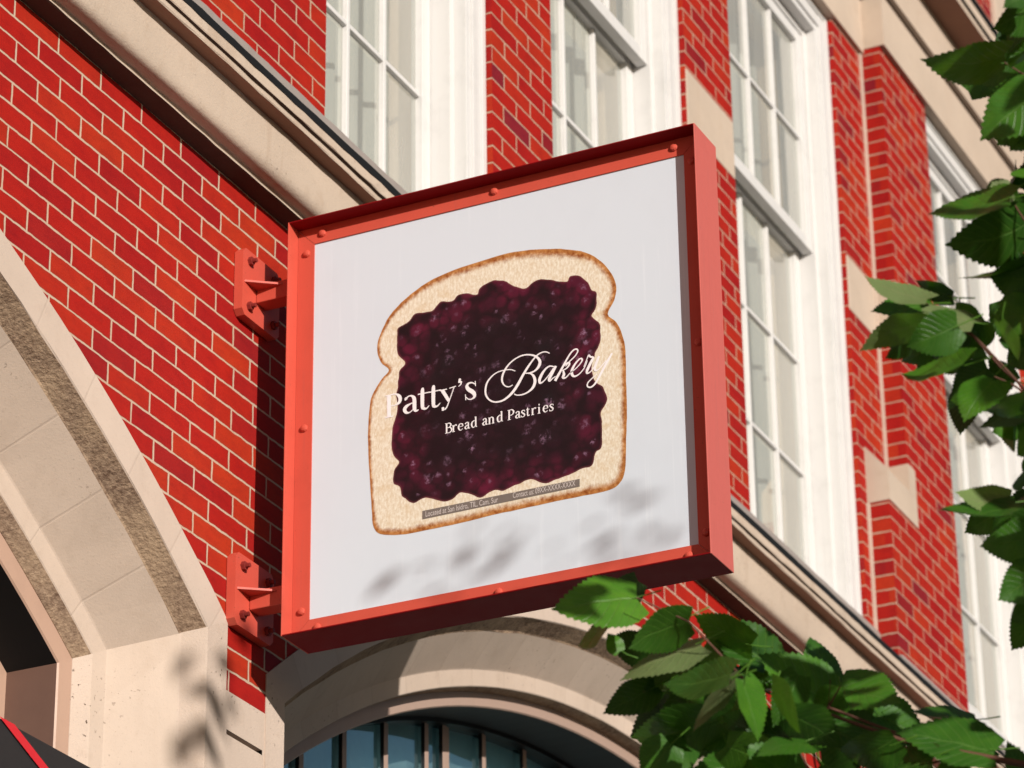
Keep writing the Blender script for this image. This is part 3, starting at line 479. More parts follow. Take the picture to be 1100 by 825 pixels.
# stone piers below the brick
edges = [XL] + [e for c, h in ARCH for e in (c-h, c+h)] + [XR]
for a, b in zip(edges[0::2], edges[1::2]):
    mb = MB()
    if abs(a-7.66) < .02:     # the pier in view has an open joint cut into it
        s0, s1, t0, t1 = 7.672, 7.868, 4.838, 4.852
        mb.face([(a,0,0),(b,0,0),(b,0,t0),(a,0,t0)]); mb.face([(a,0,t1),(b,0,t1),(b,0,ZP),(a,0,ZP)])
        mb.face([(a,0,t0),(s0,0,t0),(s0,0,t1),(a,0,t1)]); mb.face([(s1,0,t0),(b,0,t0),(b,0,t1),(s1,0,t1)])
        mb.face([(s0,0,t0),(s1,0,t0),(s1,.03,t0),(s0,.03,t0)]); mb.face([(s0,0,t1),(s1,0,t1),(s1,.03,t1),(s0,.03,t1)],0)
        mb.face([(s0,.03,t0),(s1,.03,t0),(s1,.03,t1),(s0,.03,t1)],1)
    else: mb.face([(a,0,0),(b,0,0),(b,0,ZP),(a,0,ZP)])
    mb.build('stone_pier', [M['stone_pit'], M['flashing_shade']], B)

# arch surrounds: profile (inset, depth) swept along jamb - arc - jamb
def path(cx, hw, o, y, n=56, jit=0, seed=0):
    h = hw-o; r = RR-o; a0 = math.asin(h/r); P = []
    def j(k): return (noise.noise(Vector((k*.9, seed, 3.3)))*jit, noise.noise(Vector((k*.9, seed, 9.1)))*jit)
    zt = zs(hw, o)
    for z in (0, 1, 2, 3, 3.6, 4.0, 4.3, 4.5, 4.7, 4.85): P.append((cx-h, y, z))
    for i in range(n+1):
        a = -a0 + 2*a0*i/n; q = j(i)
        P.append((cx + r*math.sin(a) + (q[0] if 0 < i < n else 0), y, CZ + r*math.cos(a) + q[1]))
    for z in (4.85, 4.7, 4.5, 4.3, 4.0, 3.6, 3, 2, 1, 0): P.append((cx+h, y, z))
    return P
for ai, (cx, hw) in enumerate(ARCH):
    prof = [(0, .0), (0, -.003), (.105, -.003), (.108, .001), (.141, .060), (.146, .064), (.265, .213), (.269, .216), (.325, .223), (.328, .226), (.362, .262), (.362, .50)]
    if ai: prof = [(0, .0), (0, -.003), (.105, -.003), (.108, .001), (.141, .060), (.146, .064), (.250, .164), (.254, .167), (.306, .174), (.309, .177), (.317, .226), (.317, .50)]
    mb = MB()
    rows = [path(cx, hw, o, y, 56, .004 if i in (1, 2, 3, 4, 5) else 0.001, ai*7 + (i+1)//2) for i, (o, y) in enumerate(prof)]
    n = len(rows[0])
    for a in range(len(rows)-1):
        for b in range(n-1):
            arc = 10 <= b <= n-12
            if a in (3, 4): mi = 1 if arc else 2
            elif a in (9, 10) : mi = 1 if arc else 2
            elif a in (1, 2): mi = 3 if arc else 2
            else: mi = 0
            mb.face([rows[a][b], rows[a][b+1], rows[a+1][b+1], rows[a+1][b]], mi)
    mb.build('arch_surround', [AST[ai][1], M['crust'], M['stone_pit'], AST[ai][0]], B)

    # arched window inside
    wf = MB()
    fa, fb, fy = (.352, .422, .264) if ai == 0 else (.308, .362, .230)
    f = [(fa, fy), (fb, fy), (fb+.004, fy+.005), (fb+.004, .430)]
    rows = [path(cx, hw, o, y) for o, y in f]
    wf.grid([list(r) for r in rows[:3]], mis=[0, 0])
    for b in range(len(rows[0])-1):
        wf.face([rows[2][b], rows[2][b+1], rows[3][b+1], rows[3][b]], 2 if 10 <= b <= len(rows[0])-12 else 1)  # arc soffit painted black for the shade it lies in
    aw = wf.build('arched_window', [M['wood'] if ai == 0 else M['mullion'], M['wood_dark'] if ai == 0 else M['flashing_shade'], M['flashing_shade']], B)
    inner = MB()
    fo = [(fb, .428), (fb+.062, .428), (fb+.066, .50)] if ai == 0 else [(fb, .432), (fb+.018, .432), (fb+.021, .50)]
    inner.grid([path(cx, hw, o, y) for o, y in fo])
    inner.build('inner_frame', M['wood'] if ai == 0 else M['black_metal'], aw)
    # glass
    o = .46 if ai == 0 else .378; g = MB(); yg = .475
    P = path(cx, hw, o, yg)
    for a, b in zip(P[10:-11], P[11:-10]): g.face([(a[0], yg, 0), (b[0], yg, 0), b, a])
    g.build('pane', M['glass_black'] if ai == 0 else M['glass_dark'], aw)
    # mullions
    xm = ([cx-2.35+.47*i for i in range(11)] if ai == 0 else [8.31, 8.60, 8.905, 9.185, 9.47, 9.762, 9.905, 10.20, 10.53, 10.84, 11.16, 11.48, 11.80, 12.1, 12.4, 12.7, 13.0, 13.3])
    for x in xm:
        if abs(x-cx) > hw-o-.05: continue
        b_ = MB(); wd = .030 if abs(x-9.905) > .02 else .05
        zt = zarc(cx, RR-o, x)-.004
        b_.box(x-wd*.5, x+wd*.5, .455 if ai else .45, .47, 0, zt)
        if ai:
            b_.m = [1]*6; b_.m[2] = 0
        b_.build('mullion', [M['mullion'] if ai else M['wood'], M['black_metal']], aw, bevel=.002)
    if ai == 0:
        for z in (2.4, 4.62):
            b_ = MB(); b_.box(cx-hw+.47, cx+hw-.47, .44, .468, z, z+.05); b_.build('transom', M['wood'], aw, bevel=.003)
    # dim room behind the glass
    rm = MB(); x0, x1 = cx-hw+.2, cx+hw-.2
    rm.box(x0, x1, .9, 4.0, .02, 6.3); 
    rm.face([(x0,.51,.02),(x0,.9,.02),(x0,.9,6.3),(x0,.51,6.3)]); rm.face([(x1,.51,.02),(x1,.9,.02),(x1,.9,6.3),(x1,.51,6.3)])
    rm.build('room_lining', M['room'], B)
    if ai:
        bl = MB(); rows_ = []
        for k in range(60):
            x = cx-hw+.25 + (2*hw-.5)*k/59; rows_.append([(x, .508+.012*math.sin(k*1.9), .1), (x, .508+.012*math.sin(k*1.9), 5.85)])
        bl.grid(rows_); bl.build('blind', M['blind'], aw)

# cornice (ledge under the upper windows)
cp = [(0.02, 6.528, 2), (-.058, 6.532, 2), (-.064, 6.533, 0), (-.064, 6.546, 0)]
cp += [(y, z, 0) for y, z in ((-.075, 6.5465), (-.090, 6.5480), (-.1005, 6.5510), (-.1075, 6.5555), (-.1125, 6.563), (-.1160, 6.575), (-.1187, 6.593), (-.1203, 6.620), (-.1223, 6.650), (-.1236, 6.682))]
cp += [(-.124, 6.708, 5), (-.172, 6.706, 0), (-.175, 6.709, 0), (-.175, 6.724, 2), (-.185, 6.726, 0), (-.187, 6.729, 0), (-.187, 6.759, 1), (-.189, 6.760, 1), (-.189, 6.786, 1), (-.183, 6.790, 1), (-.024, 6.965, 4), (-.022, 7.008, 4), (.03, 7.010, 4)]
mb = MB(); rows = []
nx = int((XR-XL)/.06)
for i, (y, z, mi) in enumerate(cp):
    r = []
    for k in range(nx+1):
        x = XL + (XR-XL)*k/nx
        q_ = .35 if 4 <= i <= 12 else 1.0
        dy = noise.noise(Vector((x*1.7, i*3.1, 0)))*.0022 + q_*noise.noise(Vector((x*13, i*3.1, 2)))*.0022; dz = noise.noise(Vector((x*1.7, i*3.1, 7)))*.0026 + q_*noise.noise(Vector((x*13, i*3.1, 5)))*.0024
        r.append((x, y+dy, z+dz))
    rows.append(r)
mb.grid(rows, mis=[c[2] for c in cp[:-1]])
_co = mb.build('cornice', [M['ledge'], M['flashing_shade'], M['stone_shade'], M['stone'], M['lead'], M['stone_shade_brown']], B)
for p_ in _co.data.polygons:
    zc_ = sum(_co.data.vertices[i].co.z for i in p_.vertices)/4
    p_.use_smooth = 6.5462 < zc_ + wloc(_co).z < 6.7

# upper wall with window openings
ZW0, ZW1 = 6.95, 10.035
OPEN = [(8.18, 9.38, 0.0), (9.88, 11.175, 0.0), (11.68, 13.0, 0.0), (14.0, 15.32, -.1), (16.0, 17.3, -.1)]
mb = MB()
def wall_row(x0, x1, y, z0, z1, ops):
    cur = x0
    for a, b in ops:
        mb.face([(cur,y,z0),(a,y,z0),(a,y,z1),(cur,y,z1)])
        mb.face([(a,y,z0),(a,.3,z0),(a,.3,z1),(a,y,z1)]); mb.face([(b,y,z0),(b,.3,z0),(b,.3,z1),(b,y,z1)])
        mb.face([(a,y,z1),(b,y,z1),(b,.3,z1),(a,.3,z1)], 1)  # opening head painted black as the shadow line above the casing
        cur = b
    mb.face([(cur,y,z0),(x1,y,z0),(x1,y,z1),(cur,y,z1)])
wall_row(XL, 13.37, 0, ZW0, ZW1, [o[:2] for o in OPEN[:3]])
mb.face([(XL,0,ZW1),(13.37,0,ZW1),(13.37,0,13.5),(XL,0,13.5)])
wall_row(13.37, XR, -.1, 6.84, 10.06, [o[:2] for o in OPEN[3:]])
mb.face([(13.37,-.1,ZW0),(13.37,.05,ZW0),(13.37,.05,10.06),(13.37,-.1,10.06)])
mb.face([(13.372,-.1,10.06),(XR,-.1,10.06),(XR,-.1,13.5),(13.372,-.1,13.5)])
# wider foot of the projecting bay
mb.face([(13.09,-.1,6.84),(13.371,-.1,6.84),(13.371,-.1,7.62),(13.09,-.1,7.62)]); mb.face([(13.09,-.1,6.84),(13.09,.05,6.84),(13.09,.05,7.62),(13.09,-.1,7.62)])
mb.build('upper_wall', [M['brick_up'], M['flashing_shade']], B)
mb = MB(); mb.box(13.068, XR, -.122, -.1005, 6.80, 6.886); mb.build('lead_flashing', M['lead'], B)

# dressed stones set in the piers
def block(x0, x1, y0, y1, z0, z1, name='stone_block'):
    b_ = MB(); b_.box(x0, x1, y0, y1, z0, z1); return b_.build(name, M['stone_pink'], B, bevel=.006)
block(11.178, 11.677, -.004, .2, 8.525, 8.80)
block(9.384, 9.876, -.004, .2, 8.525, 8.80)
block(13.003, 13.368, -.004, .2, 8.525, 8.80)
block(13.366, 13.47, -.104, .05, 8.525, 8.80)
block(7.7, 8.176, -.004, .2, 8.525, 8.80)
# weathering stone on top of the wide foot
b_ = MB()
y1 = -.104
b_.box(13.086, 13.458, y1, .05, 7.615, 7.76)
b_.face([(13.086,y1,7.76),(13.37,y1,7.76),(13.37,-.004,7.885),(13.086,-.004,7.885)]); b_.face([(13.086,y1,7.76),(13.086,-.004,7.885),(13.086,.05,7.885),(13.086,.05,7.76)])
b_.face([(13.086,-.004,7.885),(13.37,-.004,7.885),(13.37,.05,7.885),(13.086,.05,7.885)])
b_.box(13.367, 13.458, y1-.0005, .05, 7.755, 7.895)
b_.build('stone_block', M['stone_pink'], B)
mb = MB(); mb.box(13.352, 13.368, -.012, .01, 7.89, 10.05); mb.build('joint_bead', M['stone'], B)
mb = MB(); mb.box(13.072, 13.088, -.012, .01, 7.0, 7.61); mb.build('joint_bead', M['stone'], B)

# entablature over the upper windows
en = MB()
def seg(x0, x1, prof, mis):
    en.grid([[(x0+(XR-XL)*0, y, z), (x1, y, z)] for y, z in prof], mis=mis)
    for x in (x0, x1): en.face([(x, y, z) for y, z in prof] + [(x, .2, prof[-1][1]), (x, .2, prof[0][1])])
seg(XL, 13.372, [(.1,10.031),(-.022,10.031),(-.022,10.335),(-.028,10.335)], [0,0,0])
seg(13.366, XR, [(.1,10.053),(-.125,10.053),(-.125,10.335),(-.13,10.335)], [0,0,0])
prof = [(.0,10.352),(-.128,10.352),(-.150,10.36),(-.155,10.60),(-.30,10.61),(-.30,10.64),(-.315,10.645),(-.315,10.70),(-.325,10.705),(-.325,10.735),(-.32,10.745),(.0,10.86)]
seg(XL, XR, prof, [1,0,0,2,0,1,0,1,1,1,0])  # downward faces darkened in colour to stand in for shade
en.build('entablature', [M['stone_pink'], M['flashing_shade'], M['stone_shade_brown']], B)
block(15.28, 16.1, -.125, .1, 10.87, 13.4, 'stone_jamb')

# sash windows
def window(x0, x1, yb, label):
    z0, z1 = 7.0, ZW1 if yb == 0 else 10.06
    Y = lambda v: v + yb
    m = MB()
    for s in (0, 1):
        def bx(a, b, y0, y1, za, zb, mi=0):
            if s: m.box(x1-b, x1-a, Y(y0), Y(y1), za, zb, mi)
            else: m.box(x0+a, x0+b, Y(y0), Y(y1), za, zb, mi)
        if s: bx(.001, .030, .022, .12, z0, z1-.001); bx(.030, .088, .030, .121, z0, z1-.028); bx(.088, .120, .040, .122, z0, z1-.086)
        else: bx(.001, .030, .022, .12, z0, z1-.001); bx(.030, .120, .086, .121, z0, z1-.028)
        bx(.120, .150, .088, .23, z0, z1-.118)
        bx(.146, .150, .2302, .50, z0, z1-.1, 1)
    m.box(x0+.030, x1-.030, Y(.024), Y(.12), z1-.030, z1-.002); m.box(x0+.088, x1-.088, Y(.032), Y(.121), z1-.088, z1-.030); m.box(x0+.120, x1-.120, Y(.042), Y(.122), z1-.120, z1-.088)
    m.box(x0+.150, x1-.150, Y(.092), Y(.23), z1-.150, z1-.12)
    m.box(x0+.15, x1-.15, Y(.2302), Y(.5), z1-.135, z1-.13, 1); m.box(x0+.12, x1-.12, Y(.06), Y(.5), z0, z0+.055)
    m.box(x0+.1, x1-.1, Y(.50), Y(.51), z0, z1-.1, 1)
    wn = m.build('window', [M['white'], M['jamb']], B, bevel=.003)
    xa, xb = x0+.152, x1-.152
    zt = z1-.152
    def sash(ya, za, zb, bot, top, rows):
        q = MB(); d = .045
        q.box(xa, xa+.058, Y(ya), Y(ya+d), za, zb); q.box(xb-.058, xb, Y(ya), Y(ya+d), za, zb)
        q.box(xa+.058, xb-.058, Y(ya+.001), Y(ya+d-.001), za, za+bot); q.box(xa+.058, xb-.058, Y(ya+.001), Y(ya+d-.001), zb-top, zb)
        gx0, gx1, gz0, gz1 = xa+.058, xb-.058, za+bot, zb-top
        for i in (1, 2):
            x = gx0 + (gx1-gx0)*i/3; q.box(x-.009, x+.009, Y(ya+.009), Y(ya+.034), gz0, gz1)
        for i in range(1, rows):
            z = gz0 + (gz1-gz0)*i/rows; q.box(gx0, gx1, Y(ya+.011), Y(ya+.033), z-.009, z+.009)
        s_ = q.build('sash', M['white'], wn, bevel=.0025)
        g = MB(); yy = Y(ya+.027); g.face([(gx0,yy,gz0),(gx1,yy,gz0),(gx1,yy,gz1),(gx0,yy,gz1)]); g.build('pane', M['glass'], wn)
    zm = 8.755
    sash(.100, zm, zt, .058, .055, 2)
    sash(.165, z0+.056, zm+.045, .075, .045, 3)
    # curtain
    c = MB(); rows = []
    n = 90
    for k in range(n+1):
        x = x0+.16 + (x1-x0-.32)*k/n
        y = Y(.33) + .014*math.sin(k*.62) + .010*noise.noise(Vector((x*9, yb, 1.7)))
        rows.append([(x, y, z0+.06), (x, y+.004*math.sin(k*.31), 8.5), (x, y, z1-.14)])
    c.grid(rows)
    cu = c.build('curtain', M['curtain'], None, smooth=True, loc=((x0+x1)/2, Y(.385), z0+.06))
    tag(cu, label, 'curtain', 'sheer curtains in the upper windows')
WL = ['pale sheer curtain in the leftmost window, above the ledge left of the sign',
      'pale sheer curtain in the window directly behind the top edge of the sign',
      'pale sheer curtain in the tall white window just right of the sign',
      'pale sheer curtain in the window partly hidden by tree leaves at the right edge']
for (a, b, y), lb in zip(OPEN[:4], WL): window(a, b, y, lb)
mb = MB(); mb.box(16.0, 17.3, .0, .2, 7.0, 10.06); mb.build('blind_panel', M['white'], B)

# ------------------------------------------------------------------ projecting sign
S = tag(empty('projecting_sign', (7.757, 0, 5.097)), 'square red-framed white projecting sign with a slice of bread and jam, on two wall brackets', 'sign')
X0, X1, YA, YB, Z0, Z1 = 7.680, 7.834, -.159, -1.438, 5.097, 6.381
T = .004
def rim(name, bx, mat):
    b_ = MB(); b_.box(*bx); b_.build(name, mat, S, bevel=.0012)
rim('top_rim', (X0, X1, YB+T, YA-T, Z1-T, Z1), M['red_shade'])
rim('bottom_rim', (X0, X1, YB+T, YA-T, Z0, Z0+T), M['red_shade'])
rim('wall_side_rim', (X0, X1, YA-T+.0003, YA, Z0, Z1), M['red'])
rim('street_side_rim', (X0, X1, YB, YB+T-.0003, Z0, Z1), M['red_rim'])
b_ = MB(); b_.box(X1-.006, X1-.001, YB+T, YA-T, Z0+T, Z1-T); b_.build('back_panel', M['panel'], S)
XPN = 7.7400
XRt = XPN-.0045
b_ = MB(); b_.box(XPN, XPN+.012, YB+T+.002, YA-T-.002, Z0+T+.002, Z1-T-.002); PN = b_.build('panel', M['panel'], S)
RW = .053
def strip(pts):
    b_ = MB(); f = [(XRt, y, z) for y, z in pts]; k = [(XPN-.0004, y, z) for y, z in pts]
    b_.face(f); b_.face(k[::-1]); n = len(f)
    for i in range(n): b_.face([f[i], k[i], k[(i+1)%n], f[(i+1)%n]])
    return b_.build('retainer_strip', M['red'], S, bevel=.0008)
ya, yb, za, zb = YA-T-.0004, YB+T+.0004, Z0+T+.0004, Z1-T-.0004
g = .0007
strip([(ya, za+g), (ya-RW, za+RW+g), (ya-RW, zb-RW-g), (ya, zb-g)])
strip([(yb, za+g), (yb+RW, za+RW+g), (yb+RW, zb-RW-g), (yb, zb-g)])
strip([(ya-g, zb), (ya-RW-g, zb-RW), (yb+RW+g, zb-RW), (yb+g, zb)])
strip([(ya-g, za), (ya-RW-g, za+RW), (yb+RW+g, za+RW), (yb+g, za)])
def screw(y, z):
    b_ = MB(); rows = []
    for r, d in ((.0115, 0), (.0115, .004), (.0085, .0085), (.003, .0105)):
        rows.append([(XRt-d, y+r*math.cos(k*math.pi/5), z+r*math.sin(k*math.pi/5)) for k in range(10)])
    b_.grid(rows, close=True); b_.face(rows[-1])
    b_.build('screw', M['red'], S)
ym, zmid = (YA+YB)/2, (Z0+Z1)/2
for y in (YA-.034, YB+.034):
    for z in (Z0+.085, zmid, Z1-.085): screw(y, z)
for z in (Z0+.030, Z1-.030):
    for y in (YA-.085, ym, YB+.085): screw(y, z)

# printed picture and lettering on the panel (flat, a fraction of a millimetre thick)
D = json.loads(DATA)
def smooth_closed(pts, sub=4):
    out = []; n = len(pts)
    for i in range(n):
        p0, p1, p2, p3 = (Vector(pts[(i+k-1) % n]) for k in range(4))
        for s in range(sub):
            t = s/sub
            out.append(.5*((2*p1) + (p2-p0)*t + (2*p0-5*p1+4*p2-p3)*t*t + (3*p1-p0-3*p2+p3)*t*t*t))
    return out
def blob(name, pts, x, mat, crust=None, jit=0, sub=4):
    P = smooth_closed(pts, sub)
    c = sum(P, Vector((0, 0)))/len(P)
    if jit:
        P = [p + (p-c).normalized()*noise.noise(Vector((p.x*45, p.y*45, 0)))*jit for p in P]
    n = len(P); area = sum(P[i].x*P[(i+1)%n].y - P[(i+1)%n].x*P[i].y for i in range(n))
    b_ = MB(); e = []; cw = []
    # regular lattice inside the outline, joined to it, with the distance to the rim stored per vertex
    from mathutils.geometry import delaunay_2d_cdt
    def inside(q):
        r = False; j = n-1
        for i in range(n):
            if (P[i].y > q.y) != (P[j].y > q.y) and q.x < (P[j].x-P[i].x)*(q.y-P[i].y)/(P[j].y-P[i].y)+P[i].x: r = not r
            j = i
        return r
    def dist(q):
        bd = 9
        for i in range(n):
            a, b2 = P[i], P[(i+1)%n]; ab = b2-a; t = max(0, min(1, (q-a).dot(ab)/max(1e-12, ab.dot(ab))))
            bd = min(bd, (q-a-ab*t).length)
        return bd
    V = list(P); u0, u1 = min(p.x for p in P), max(p.x for p in P); v0, v1 = min(p.y for p in P), max(p.y for p in P)
    st = .0085; v = v0
    while v < v1:
        u = u0
        while u < u1:
            q = Vector((u, v))
            if inside(q) and dist(q) > .003: V.append(q)
            u += st
        v += st
    r = delaunay_2d_cdt(V, [(i, (i+1) % n) for i in range(n)], [], 1, 1e-6)
    vs, fs = r[0], r[2]
    for q in vs:
        b_.v.append((x, -q.x, q.y)); dd = dist(q); e.append(dd)
        if crust:
            f = (q.y-v0)/(v1-v0); side = (q.x-u0)/(u1-u0)
            cw.append(.012 + .016*max(0, (f-.8)/.2) + .010*side + .014*max(0, (.12-f)/.12))
    for f in fs: b_.f.append(tuple(f)[::-1]); b_.m.append(0)
    b_.attr['edge'] = e
    if crust: b_.attr['crust'] = cw
    return b_.build(name, mat, PN)
blob('bread_picture', D['bread'], XPN-.0005, M['bread'], True, .0012)
blob('jam_picture', D['jam'], XPN-.0009, M['jam'], None, .004, 6)

def catmull(st, sub=6):
    if len(st) == 2: return [Vector(p) for p in st]
    P = [Vector(p) for p in st]; P = [P[0]*2-P[1]] + P + [P[-1]*2-P[-2]]; out = []
    for i in range(1, len(P)-2):
        p0, p1, p2, p3 = P[i-1:i+3]
        for s in range(sub):
            t = s/sub; out.append(.5*((2*p1) + (p2-p0)*t + (2*p0-5*p1+4*p2-p3)*t*t + (3*p1-p0-3*p2+p3)*t*t*t))
    out.append(P[-2]); return out
def lettering(name, strokes, x, mat, scale=1.0):
    b_ = MB(); xx = x
    for st in strokes:
        C = catmull(st); a, bq = [], []
        for i, p in enumerate(C):
            q = C[min(i+1, len(C)-1)]-C[max(i-1, 0)]; d = Vector((q[0], q[1]))
            d = d.normalized() if d.length > 1e-9 else Vector((1, 0)); nrm = Vector((-d.y, d.x))*max(.0006, p[2]*scale)*.5
            a.append((xx, -(p[0]+nrm.x), p[1]+nrm.y)); bq.append((xx, -(p[0]-nrm.x), p[1]-nrm.y))
        b_.grid([a, bq]); xx -= .000012
    return b_.build(name, mat, PN)
lettering('shop_name', D['name'], XPN-.0014, M['ink'], 1.05)
lettering('tagline', D['tag'], XPN-.0014, M['ink'], 1.0)
b_ = MB(); b_.face([(XPN-.0013, -u, z) for u, z in D['strip']]); b_.build('address_strip', M['strip'], PN)
def small_text(name, body, p, q):
    cu = bpy.data.curves.new(name, 'FONT'); cu.body = body; cu.size = 1
    to = bpy.data.objects.new(name, cu); COL.objects.link(to)
    dg = bpy.context.evaluated_depsgraph_get(); me = bpy.data.meshes.new_from_object(to.evaluated_get(dg))
    bpy.data.objects.remove(to, do_unlink=True)
    w_ = max(v.co.x for v in me.vertices); p, q = Vector(p), Vector(q); sx = (q-p).length/w_
    for v in me.vertices:
        x, y = v.co.x*sx, v.co.y*.0235
        d = (q-p).normalized(); v.co = (XPN-.0017, -(p.x+d.x*x), p.y+d.y*x+y)
    me.materials.clear(); me.materials.append(M['ink2'])
    o = bpy.data.objects.new(name, me); COL.objects.link(o); o.parent = PN; o.location = -wloc(PN)
small_text('address_lettering', 'Located at San Isidro, TIL, Cam. Sur', *D['loc'])
small_text('contact_lettering', 'Contact us: 09XX-XXXX-XXXX', *D['con'])

# wall brackets
for zc in (5.258, 6.214):
    b_ = MB(); xc = 7.757
    # plate with clipped corners
    h, c_ = .108, .016
    oct_ = [(-h+c_,-h),(h-c_,-h),(h,-h+c_),(h,h-c_),(h-c_,h),(-h+c_,h),(-h,h-c_),(-h,-h+c_)]
    f = [(xc+a, -.030, zc+b) for a, b in oct_]; k = [(xc+a, -.002, zc+b) for a, b in oct_]
    b_.face(f); b_.face(k[::-1])
    for i in range(8): b_.face([f[i], k[i], k[(i+1)%8], f[(i+1)%8]])
    br = b_.build('bracket', M['red'], S, bevel=.002)
    a_ = MB(); a_.box(xc-.030, xc+.030, YA+.001, -.0305, zc-.044, zc+.012); a_.build('arm', M['red'], br, bevel=.003)
    for s in (-1, 1):
        g_ = MB(); x_ = xc+s*.0305; tz = .006; z_ = zc-.004
        tri = [(x_, -.0305), (xc+s*.098, -.0305), (x_, -.118)]
        t_ = [(a, b, z_+tz) for a, b in tri]; u_ = [(a, b, z_) for a, b in tri]
        g_.face(t_); g_.face(u_[::-1])
        for i in range(3): g_.face([t_[i], u_[i], u_[(i+1)%3], t_[(i+1)%3]])
        g_.build('gusset', M['red'], br)
    for sx_ in (-1, 1):
        for sz_ in (-1, 1):
            q = MB(); px, pz = xc+sx_*.070, zc+sz_*.073
            ring = lambda r, y, n: [(px+r*math.cos(k*2*math.pi/n), y, pz+r*math.sin(k*2*math.pi/n)) for k in range(n)]
            r1 = [ring(.0135, -.0302, 6), ring(.0135, -.041, 6)]; q.grid(r1, close=True); q.face(r1[-1])
            r2 = [ring(.007, -.0411, 8), ring(.007, -.054, 8)]; q.grid(r2, close=True); q.face(r2[-1])
            q.build('bolt', M['bolt'], br)

# ------------------------------------------------------------------ awning
A = tag(empty('awning', (6.2, 0, 4.5)), 'black canvas awning with red bands over the left arch, at the lower left corner', 'awning')
ax0, ax1 = 5.0, 7.30
def apt(x, t): # curved slope: t 0 at the wall, 1 at the front
    return (x, -.012 - 1.0*t, 4.528 - .92*t - .10*math.sin(t*math.pi))
mb = MB(); mb.grid([[apt(ax0+(ax1-ax0)*i/12, t/10) for i in range(13)] for t in range(11)])
mb.grid([[apt(ax0+(ax1-ax0)*i/12, 1) for i in range(13)], [(ax0+(ax1-ax0)*i/12, -1.012, 3.46 + .03*(i % 2)) for i in range(13)]])
for x in (ax0, ax1): mb.face([apt(x, t/10) for t in range(11)] + [(x, -.012, 3.608)])
mb.build('canopy', M['awn'], A, smooth=False)
for x in (5.3, 5.95, 6.60):
    b_ = MB(); b_.grid([[tuple(Vector(apt(x-.034, t/10)) + Vector((0, -.003, .003))), tuple(Vector(apt(x+.034, t/10)) + Vector((0, -.003, .003)))] for t in range(11)]); b_.build('red_band', M['awn_red'], A)
b_ = MB(); b_.tube([(ax0, -1.0, 3.61), (ax1, -1.0, 3.61)], .015); b_.tube([(ax0+.02, -.03, 3.62), (ax0+.02, -1.0, 3.61)], .012); b_.tube([(ax1-.02, -.03, 3.62), (ax1-.02, -1.0, 3.61)], .012); b_.build('frame', M['black_metal'], A)

# ------------------------------------------------------------------ street tree
TB = Vector((5.75, -3.95, 0))
TR = tag(empty('street_tree', TB), 'broad-leaved green street tree with toothed leaves hanging in front of the facade', 'tree')
mb = MB()
mb.tube([TB, TB+Vector((.02,.03,.5)), TB+Vector((.0,.06,1.6)), TB+Vector((.05,.1,2.7)), TB+Vector((.08,.12,3.5)), TB+Vector((.02,.1,4.3)), TB+Vector((-.05,.05,5.1)), TB+Vector((-.02,0,5.7))], [.15,.11,.095,.085,.07,.045,.028,.012], 12)
mb.build('trunk', M['bark'], TR, smooth=True)
limbs = [((5.8,-3.84,3.1), (6.0,-3.4,3.5), (6.15,-3.0,3.75), (6.25,-2.75,3.85)), ((5.82,-3.84,3.5), (5.95,-3.5,4.0), (5.95,-3.2,4.4), (5.9,-3.0,4.65)), ((5.77,-3.86,4.2), (5.85,-3.5,4.7), (5.8,-3.2,5.0), (5.75,-3.0,5.15)),
         ((5.8,-3.84,3.3), (5.4,-3.9,4.2), (5.0,-3.95,5.2), (4.6,-3.98,5.95)), ((5.75,-3.85,4.3), (5.6,-4.0,5.2), (5.4,-4.1,5.9), (5.3,-4.15,6.15)), ((5.8,-3.86,3.7), (6.2,-4.2,4.3), (6.6,-4.3,4.9), (6.8,-4.4,5.3)), ((5.75,-3.85,4.0), (5.5,-4.4,4.5), (5.3,-4.8,4.9))]
for l in limbs:
    mb = MB(); n = len(l); mb.tube(l, [.04*(1-.75*k/(n-1)) for k in range(n)], 8)
    mb.build('limb', M['bark'], TR, smooth=True)
for tw in D['twigs']:
    mb = MB()
    n = len(tw)
    end = min((Vector(l[-1]) for l in limbs), key=lambda q: (q-Vector(tw[-1])).length)
    pts = [Vector(p) for p in tw] + [(Vector(tw[-1])+end)/2 + Vector((0, 0, -.03)), end]
    n = len(pts); mb.tube(pts, [.0014 + .0042*k/(n-1) for k in range(n)], 6)
    mb.build('twig', M['twig'], TR, smooth=True)

